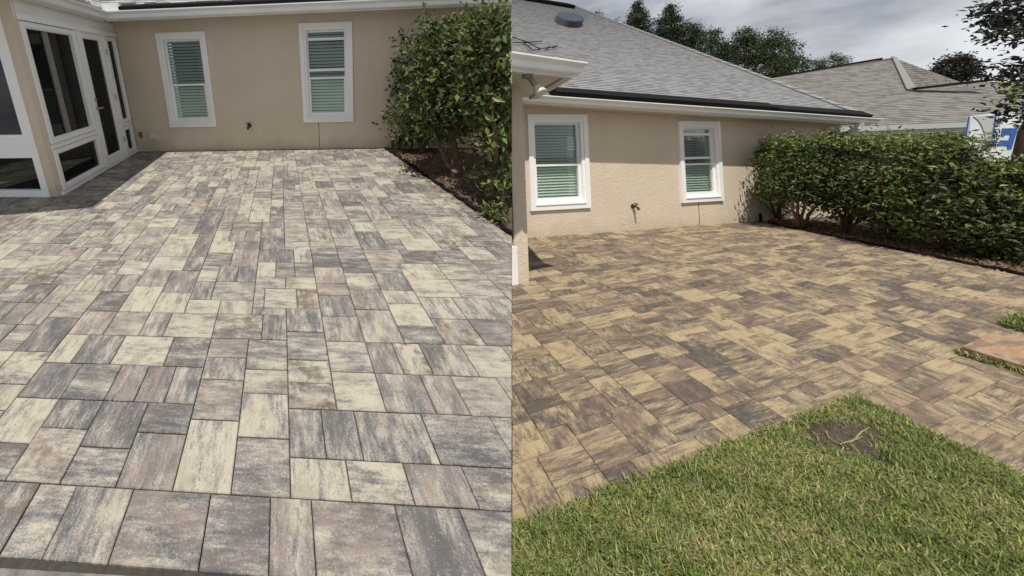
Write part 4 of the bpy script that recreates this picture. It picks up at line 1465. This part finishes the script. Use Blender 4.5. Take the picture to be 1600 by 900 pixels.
HEDGE = [((1213, 344), (1213, 270, 34, 62), 'loose pale-edged hedge shrub beside the stucco wall, first of the hedge from the house', 1500),
         ((1252, 357), (1258, 272, 52, 70), 'bushy hedge shrub on a fan of thin stems, second from the house', 2300),
         ((1322, 362), (1325, 270, 52, 70), 'hedge shrub on two straight reddish trunks, third from the house', 2300),
         ((1393, 372), (1395, 278, 56, 80), 'hedge shrub with a bare pale branch tip in its front, fourth from the house', 2600),
         ((1482, 392), (1466, 287, 54, 86), 'broad hedge shrub with low twiggy branches, left of the printed white panel', 2900),
         ((1575, 402), (1565, 326, 62, 84), 'hedge shrub at the right edge below the printed white panel', 2900)]
for k, (bpx, cr_, lab, n_) in enumerate(HEDGE):
    c = B.z(*bpx)
    dp = B.px(c)[2]
    root = thing('hedge_shrub', B, c, lab, 'shrub', 'shrubs of the long hedge')
    x, y, rx, ry = cr_
    y, ry = y + 7 + rng.uniform(-5, 3), ry * 0.94
    bl = [(x, y - 8, rx * 0.98, ry * 0.82, dp, 0.42), (x - rx * 0.45, y + ry * 0.1, rx * 0.62, ry * 0.72, dp - 0.08, 0.35), (x + rx * 0.45, y + ry * 0.05, rx * 0.62, ry * 0.75, dp + 0.05, 0.35), (x, y - ry * 0.5, rx * 0.85, ry * 0.42, dp - 0.05, 0.38)]
    if k >= 2:
        bl.append((x + rng.uniform(-8, 8), y + ry * 0.78, rx * 0.62, ry * 0.34, dp - 0.05, 0.25))
    bl.append((x + rx * rng.uniform(-0.6, 0.6), y - ry * 0.8, rx * 0.3, ry * rng.uniform(0.18, 0.3), dp, 0.25))
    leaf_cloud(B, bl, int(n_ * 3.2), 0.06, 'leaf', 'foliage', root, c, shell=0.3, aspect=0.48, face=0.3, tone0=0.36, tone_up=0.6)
    for q in range(4):
        a = (x + rx * (-0.55 + 0.36 * q) + rng.uniform(-5, 5), y + ry * 0.15)
        mid = B.at(bpx[0] * 0.5 + a[0] * 0.5 + rng.uniform(-6, 6), bpx[1] * 0.55 + a[1] * 0.45, dp - 0.12)
        stem(B, root, c, [c + (rng.uniform(-0.08, 0.08), rng.uniform(-0.02, 0.02), -0.02), mid, B.at(*a, dp - 0.1)], 0.024, 0.01, tone=0.35 + 0.3 * rng.random())
    for q in range(7):
        a = rng.uniform(-1.2, 1.2)
        stem(B, root, c, [c, B.at(bpx[0] + 38 * math.sin(a), bpx[1] - 12 - 22 * math.cos(a), dp - 0.12)], 0.011, 0.005, 'twig', 0.7)
    # new shoots along the top
    leaf_cloud(B, [(x + rx * f_, y - ry * 0.86 + rng.uniform(-6, 3), rx * 0.24, ry * 0.14, dp - 0.02, 0.25) for f_ in (-0.7, -0.3, 0.15, 0.6)], 520, 0.056, 'leaf', 'new_shoots', root, c, shell=0.2, aspect=0.4, tone0=0.8, face=0.3)
    if k == 3:
        stem(B, root, c, [B.at(1388, 320, dp - 0.35), B.at(1380, 290, dp - 0.4), B.at(1374, 262, dp - 0.42)], 0.018, 0.01, 'branch', 1.0)
        leaf_cloud(B, [(1380, 305, 12, 16, dp - 0.45, 0.06), (1421, 335, 8, 14, dp - 0.4, 0.05)], 40, 0.09, 'leaf', 'pale_leaves', root, c, aspect=0.4, tone0=0.95, face=0.6)
# irrigation bits at the wall
c = B.z(1188, 346)
mb = MB()
mb.tube([c + (0.02, 0, -0.02), c + (0.02, 0, 0.16)], 0.022, 8)
tag(mb.build('sprinkler_riser', 'black', B), 'black sprinkler riser beside the wall at the start of the hedge', 'sprinkler')
c = B.z(1212, 344)
mb = MB()
mb.tube([c + (-0.12, -0.02, 0.02), c + (0.02, 0.0, 0.025)], 0.03, 8)
mb.tube([c + (0.02, 0.0, 0.025), c + (0.3, 0.02, 0.03)], 0.02, 8, mi=1)
tag(mb.build('hose_nozzle', ['red', 'black'], B), 'small red hose nozzle lying in the hedge bed by the wall', 'nozzle')

# --- white printed panel standing behind the hedge
pd = B.px(B.z(1560, 385))[2] + 0.75


def pnl(x, y, off=0.0):
    return B.at(x, y, pd - off)


panel = thing('printed_panel', B, (*pnl(1545, 300)[:2], 0), 'white printed panel with blue stripes and upright letters standing behind the hedge', 'panel')
pb = np.array([*pnl(1545, 300)[:2], 0])


def flat(name, pts, material, off, th=0.006):
    mb = MB()
    a = [pnl(x, y, off) for x, y in pts]
    mb.sweep([a, [q - B.fwd * th for q in a]])
    return mb.build(name, material, B, panel, pb)


flat('board', [(1511, 182), (1570, 176), (1598, 176), (1588, 400), (1496, 400)], 'wrap', 0.0, 0.03)
flat('stripe', [(1512.5, 182), (1514.5, 181.8), (1508, 222), (1506, 222)], 'blue', 0.034)
flat('stripe', [(1553, 179.5), (1557, 179), (1548.5, 232), (1544.5, 232)], 'blue', 0.034)
flat('curved_flap', [(1520, 182), (1527, 187), (1533, 196), (1538, 209), (1540.5, 224), (1541, 240), (1545, 240), (1553, 186), (1552, 179.5)], 'wrap_grey', 0.034)
flat('emblem', [(1566, 200.5), (1589.5, 200), (1579.5, 233), (1573.5, 233), (1574.5, 227.5), (1560.5, 227), (1562.5, 219), (1576, 219.5), (1578.5, 210), (1570, 210), (1568.5, 213), (1563.5, 213)], 'blue', 0.034)
for txt, px0, size, tilt in (('GENE', (1555, 200), 9.2, 97), ('3', (1537, 219), 11, 97), ('SK', (1560, 183), 8, 97)):
    cu = bpy.data.curves.new('lettering', 'FONT')
    cu.body = txt
    cu.size = size * 1.25 * pd / F_PX
    cu.extrude = 0.004
    cu.align_x = 'LEFT'
    to = bpy.data.objects.new('lettering_source', cu)
    COL.objects.link(to)
    dg = bpy.context.evaluated_depsgraph_get()
    me = bpy.data.meshes.new_from_object(to.evaluated_get(dg))
    bpy.data.objects.remove(to)
    th = math.radians(tilt)
    ex = B.right * math.cos(th) - B.up * math.sin(th)       # reading direction runs down the panel
    ey = B.right * math.sin(th) + B.up * math.cos(th)
    o3 = pnl(*px0, 0.05) - pb
    for v in me.vertices:
        v.co = Vector((o3 + ex * v.co.x + ey * v.co.y - B.fwd * v.co.z).tolist())
    me.materials.clear()
    me.materials.append(M['ink'])
    lo = bpy.data.objects.new('lettering', me)
    COL.objects.link(lo)
    lo.parent = panel

# --- neighbour's house beyond the hedge
ND = 9.0


def N_(x, y, d):
    return B.at(x, y, d)


nb = N_(1400, 215, 10.5)
nhouse = house_root('house', B, (nb[0], nb[1], 0), 'neighbouring house with a tan shingle hip roof, rising behind the hedge')
hbN = HB[nhouse.name]
ev0, ev1 = N_(1150, 205, 10.4), N_(1640, 185, 9.4)           # eave, top of fascia
rdL, pk = N_(1196, 124, 14.2), N_(1394, 90, 13.4)
nr1 = np.cross(ev1 - ev0, pk - ev0)
nr1 /= np.linalg.norm(nr1)
if nr1[2] < 0:
    nr1 = -nr1
U1 = (ev1 - ev0) / np.linalg.norm(ev1 - ev0)
V1 = np.cross(nr1, U1)
if V1[2] < 0:
    V1 = -V1


def uv1(x, y):
    p = B.on(x, y, ev0, nr1) - ev0
    return p @ U1, p @ V1


pl = [(0, 0), (np.linalg.norm(ev1 - ev0), 0), uv1(1640, 130), uv1(1545, 128), uv1(1428, 141), uv1(1416, 140), uv1(1394, 90), uv1(1196, 124), uv1(1150, 132)]


def roof_face(name, O, U, V, N, poly2, parent, hb, convex, n_single):
    mb = MB()
    pts = [O + U * a + V * b for a, b in poly2]
    mb.sweep([[q - N * 0.08 for q in pts], [q - N * 0.004 for q in pts]])
    r_ = mb.build(name, 'vent_grey', B, parent, hb)
    for cv in convex:
        shingles(B, r_, hb, O, U, V, cv, 0.11, 0.12, 0.3, 'shingle_tan', cut=False, tones=(0.1, 0.34), n_single=n_single, thick=0.003)
    return r_


low = [(0, 0), (np.linalg.norm(ev1 - ev0), 0), uv1(1640, 130), uv1(1545, 128), uv1(1424, 141)]
low2 = [(0, 0), uv1(1427, 141), uv1(1394, 90), uv1(1196, 124), uv1(1150, 131)]
nroofo = roof_face('roof', ev0, U1, V1, nr1, pl, nhouse, hbN, [low, low2], 150)
# hip face right of the peak, behind the lower ridge
h_a, h_b, h_c = pk, N_(1515, 134, 14.0), N_(1418, 143, 12.6)
nr2 = np.cross(h_b - h_a, h_c - h_a)
nr2 /= np.linalg.norm(nr2)
if nr2 @ B.fwd > 0:
    nr2 = -nr2
U2 = (h_b - h_c) / np.linalg.norm(h_b - h_c)
V2_ = np.cross(nr2, U2)
if V2_[2] < 0:
    V2_ = -V2_
pl2 = [((q - h_c) @ U2, (q - h_c) @ V2_) for q in (h_c, h_b, h_a)]
roof_face('roof', h_c, U2, V2_, nr2, pl2, nhouse, hbN, [pl2], 60)
mb = MB()
for a, b, w_ in ((N_(1205, 122.5, 14.1), N_(1373, 94, 13.4), 1), (N_(1428, 140.5, 11.2), N_(1543, 127.5, 10.6), 1)):
    t = (b - a) / np.linalg.norm(b - a)
    mb.hexa([a - B.fwd * 0.1, b - B.fwd * 0.1, b + B.fwd * 0.1, a + B.fwd * 0.1] + [q + np.array([0, 0, 0.085]) for q in (a - B.fwd * 0.1, b - B.fwd * 0.1, b + B.fwd * 0.1, a + B.fwd * 0.1)])
mb.build('ridge_vent', 'black', B, nroofo, hbN)
mb = MB()
vq = [(1391, 90), (1399, 92), (1430, 143), (1414, 142)]
vp = [B.on(x, y, ev0, nr1) + nr1 * 0.05 for x, y in vq]
mb.sweep([vp, [q + nr1 * 0.03 for q in vp]], (0.45, 0, 0))
mb.build('hip_cap', 'shingle_tan', B, nroofo, hbN)
# fascia, soffit and wall
dn = np.array([0, 0, -1.])
tow = -np.array([B.fwd[0], B.fwd[1], 0]) / np.linalg.norm(B.fwd[:2])
mb = MB()
q = [ev0 + tow * 0.04, ev1 + tow * 0.04, ev1 - tow * 0.02, ev0 - tow * 0.02]
mb.hexa([v + dn * 0.3 for v in q] + [v + dn * 0.005 for v in q])
q = [ev0 + tow * 0.1, ev1 + tow * 0.1, ev1 + tow * 0.042, ev0 + tow * 0.042]
mb.hexa([v + dn * 0.17 for v in q] + [v + dn * 0.01 for v in q])
mb.build('fascia', 'fascia_grey', B, nhouse, hbN)
mb = MB()
q = [ev0 - tow * 0.02, ev1 - tow * 0.02, ev1 - tow * 0.8, ev0 - tow * 0.8]
mb.hexa([v + dn * 0.28 for v in q] + [v + dn * 0.2 for v in q])
mb.build('soffit', 'soffit', B, nhouse, hbN)
mb = MB()
q = [ev0 - tow * 0.6, ev1 - tow * 0.6, ev1 - tow * 0.8, ev0 - tow * 0.8]
mb.hexa([np.array([v[0], v[1], -0.1]) for v in q] + [v + dn * 0.285 for v in q])
mb.build('wall', 'stucco', B, nhouse, hbN)
for x0, x1 in ((1345, 1440), (1455, 1505)):
    mb = MB()
    a, b = (B.on(x, 210, ev0 - tow * 0.58, np.array([*(np.array([U1[1], -U1[0]])), 0])) for x in (x0, x1))
    zt = min(a[2], b[2]) + 0.02
    q = [np.array([v[0], v[1], 0]) + tow * t_ for v, t_ in ((a, 0.02), (b, 0.02), (b, -0.02), (a, -0.02))]
    mb.hexa([v + (0, 0, 0.6) for v in q] + [v + (0, 0, zt) for v in q])
    mb.build('window', 'vent_blue', B, nhouse, hbN)

# --- trees behind the houses
TREES = [('cypress_tree', 'slim dark tree, leftmost of the tall ones above the grey roof', [(995, 11, 7, 9), (996, 24, 13, 11), (998, 40, 19, 14), (1000, 62, 19, 24)], 26, 'leaf_tree', 0.22),
         ('cypress_tree', 'tall dark tree with a rounded top just right of the slimmest one', [(1048, 15, 8, 8), (1047, 28, 14, 11), (1045, 46, 20, 17), (1043, 72, 22, 26), (1078, 52, 15, 18), (1076, 82, 18, 20)], 26, 'leaf_tree', 0.2),
         ('oak_tree', 'low rounded olive tree between the dark trees and the big pine', [(1110, 58, 15, 13), (1115, 82, 26, 22), (1136, 96, 20, 26)], 29, 'leaf_tree', 0.4),
         ('pine_tree', 'broad bright green pine, the largest tree above the roofs', [(1163, 58, 15, 14), (1170, 82, 24, 24), (1205, 62, 20, 16), (1215, 84, 26, 24), (1244, 104, 18, 16), (1195, 108, 38, 22)], 24, 'leaf_tree', 0.5),
         ('pine_tree', 'small pine with two rounded tops behind the ridge of the tan roof', [(1281, 101, 11, 9), (1305, 91, 8, 9), (1318, 96, 9, 9), (1296, 112, 26, 10)], 34, 'leaf_tree', 0.45),
         ('magnolia_tree', 'dark bronze round-topped tree right of the tan roof peak', [(1495, 96, 14, 9), (1492, 108, 20, 12), (1505, 118, 15, 9), (1480, 118, 10, 10)], 27, 'leaf_magnolia', 0.4),
         ('distant_tree', 'tip of a distant tree just showing over the grey roof', [(932, 21, 4, 3), (940, 26, 3, 3), (962, 33, 2.5, 3)], 30, 'leaf_dark', 0.3)]
for nm, lab, bl, dp, mt, t0 in TREES:
    x, y = bl[-1][0], bl[-1][1]
    top = B.at(bl[0][0], bl[0][1], dp)
    foot = np.array([top[0], top[1], -0.1])
    root = thing(nm, B, foot, lab, 'tree', 'trees behind the houses')
    n_ = int(min(19000, max(160, sum(b[2] * b[3] for b in bl) * 10)))
    blobs = []
    for b in bl:
        blobs.append((*b, dp, b[2] * dp / F_PX * 0.8))
        for k in range(max(2, int(b[2] / 7))):
            t = rng.uniform(0, 6.28)
            blobs.append((b[0] + b[2] * 0.72 * math.cos(t), b[1] + b[3] * 0.72 * math.sin(t), b[2] * 0.36, b[3] * 0.32, dp + rng.uniform(-0.6, 0.4), b[2] * dp / F_PX * 0.4))
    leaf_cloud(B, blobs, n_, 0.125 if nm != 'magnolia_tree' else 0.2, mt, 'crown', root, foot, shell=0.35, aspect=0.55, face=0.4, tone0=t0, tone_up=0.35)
    mb = MB()
    mb.tube([foot, foot * 0.5 + top * 0.5, top], [0.22, 0.16, 0.06], 8)
    for k, b in enumerate(bl):
        c = B.at(b[0], b[1], dp)
        mb.tube([foot * 0.35 + top * 0.65, c], [0.09, 0.03], 6)
    mb.build('trunk', 'bark', B, root, foot)
# tree whose branches hang in from the right
dp = 4.3
tb = B.at(1612, 330, dp + 0.3)
foot = np.array([tb[0], tb[1], -0.02])
root = thing('overhanging_tree', B, foot, 'dark leafy branches of a tree hanging in at the right edge', 'tree')
stem(B, root, foot, [foot, B.at(1606, 250, dp + 0.3), B.at(1622, 120, dp + 0.2), B.at(1640, -20, dp)], 0.13, 0.06, 'trunk', 0.3)
for pts_ in (((1640, 40), (1590, 45), (1545, 52)), ((1640, 10), (1585, 25), (1560, 30)), ((1630, 120), (1590, 112), (1560, 105)), ((1625, 140), (1585, 130), (1556, 122)), ((1620, 160), (1600, 175), (1575, 185)), ((1640, -10), (1600, 0), (1575, 4)), ((1620, 135), (1590, 145), (1570, 150))):
    stem(B, root, foot, [B.at(x, y, dp + rng.uniform(-0.1, 0.1)) for x, y in pts_], 0.014, 0.004, 'branch', 0.15)
leaf_cloud(B, [(1578, 8, 16, 10, dp, 0.15), (1596, 25, 22, 26, dp, 0.25), (1568, 27, 22, 12, dp, 0.2), (1556, 52, 18, 8, dp, 0.12), (1592, 58, 18, 12, dp, 0.2), (1572, 103, 14, 8, dp, 0.12), (1596, 110, 14, 14, dp, 0.15), (1564, 121, 14, 7, dp, 0.12), (1590, 132, 16, 10, dp, 0.15), (1596, 165, 12, 16, dp, 0.15), (1580, 184, 9, 6, dp, 0.1), (1600, 190, 5, 9, dp, 0.08)], 1350, 0.078, 'leaf_dark', 'foliage', root, foot, shell=0.1, aspect=0.46, face=0.4, tone0=0.4)
leaf_cloud(B, [(1575, 145, 18, 8, dp - 0.05, 0.1)], 40, 0.08, 'leaf', 'pale_leaves', root, foot, shell=0.1, tone0=0.85)
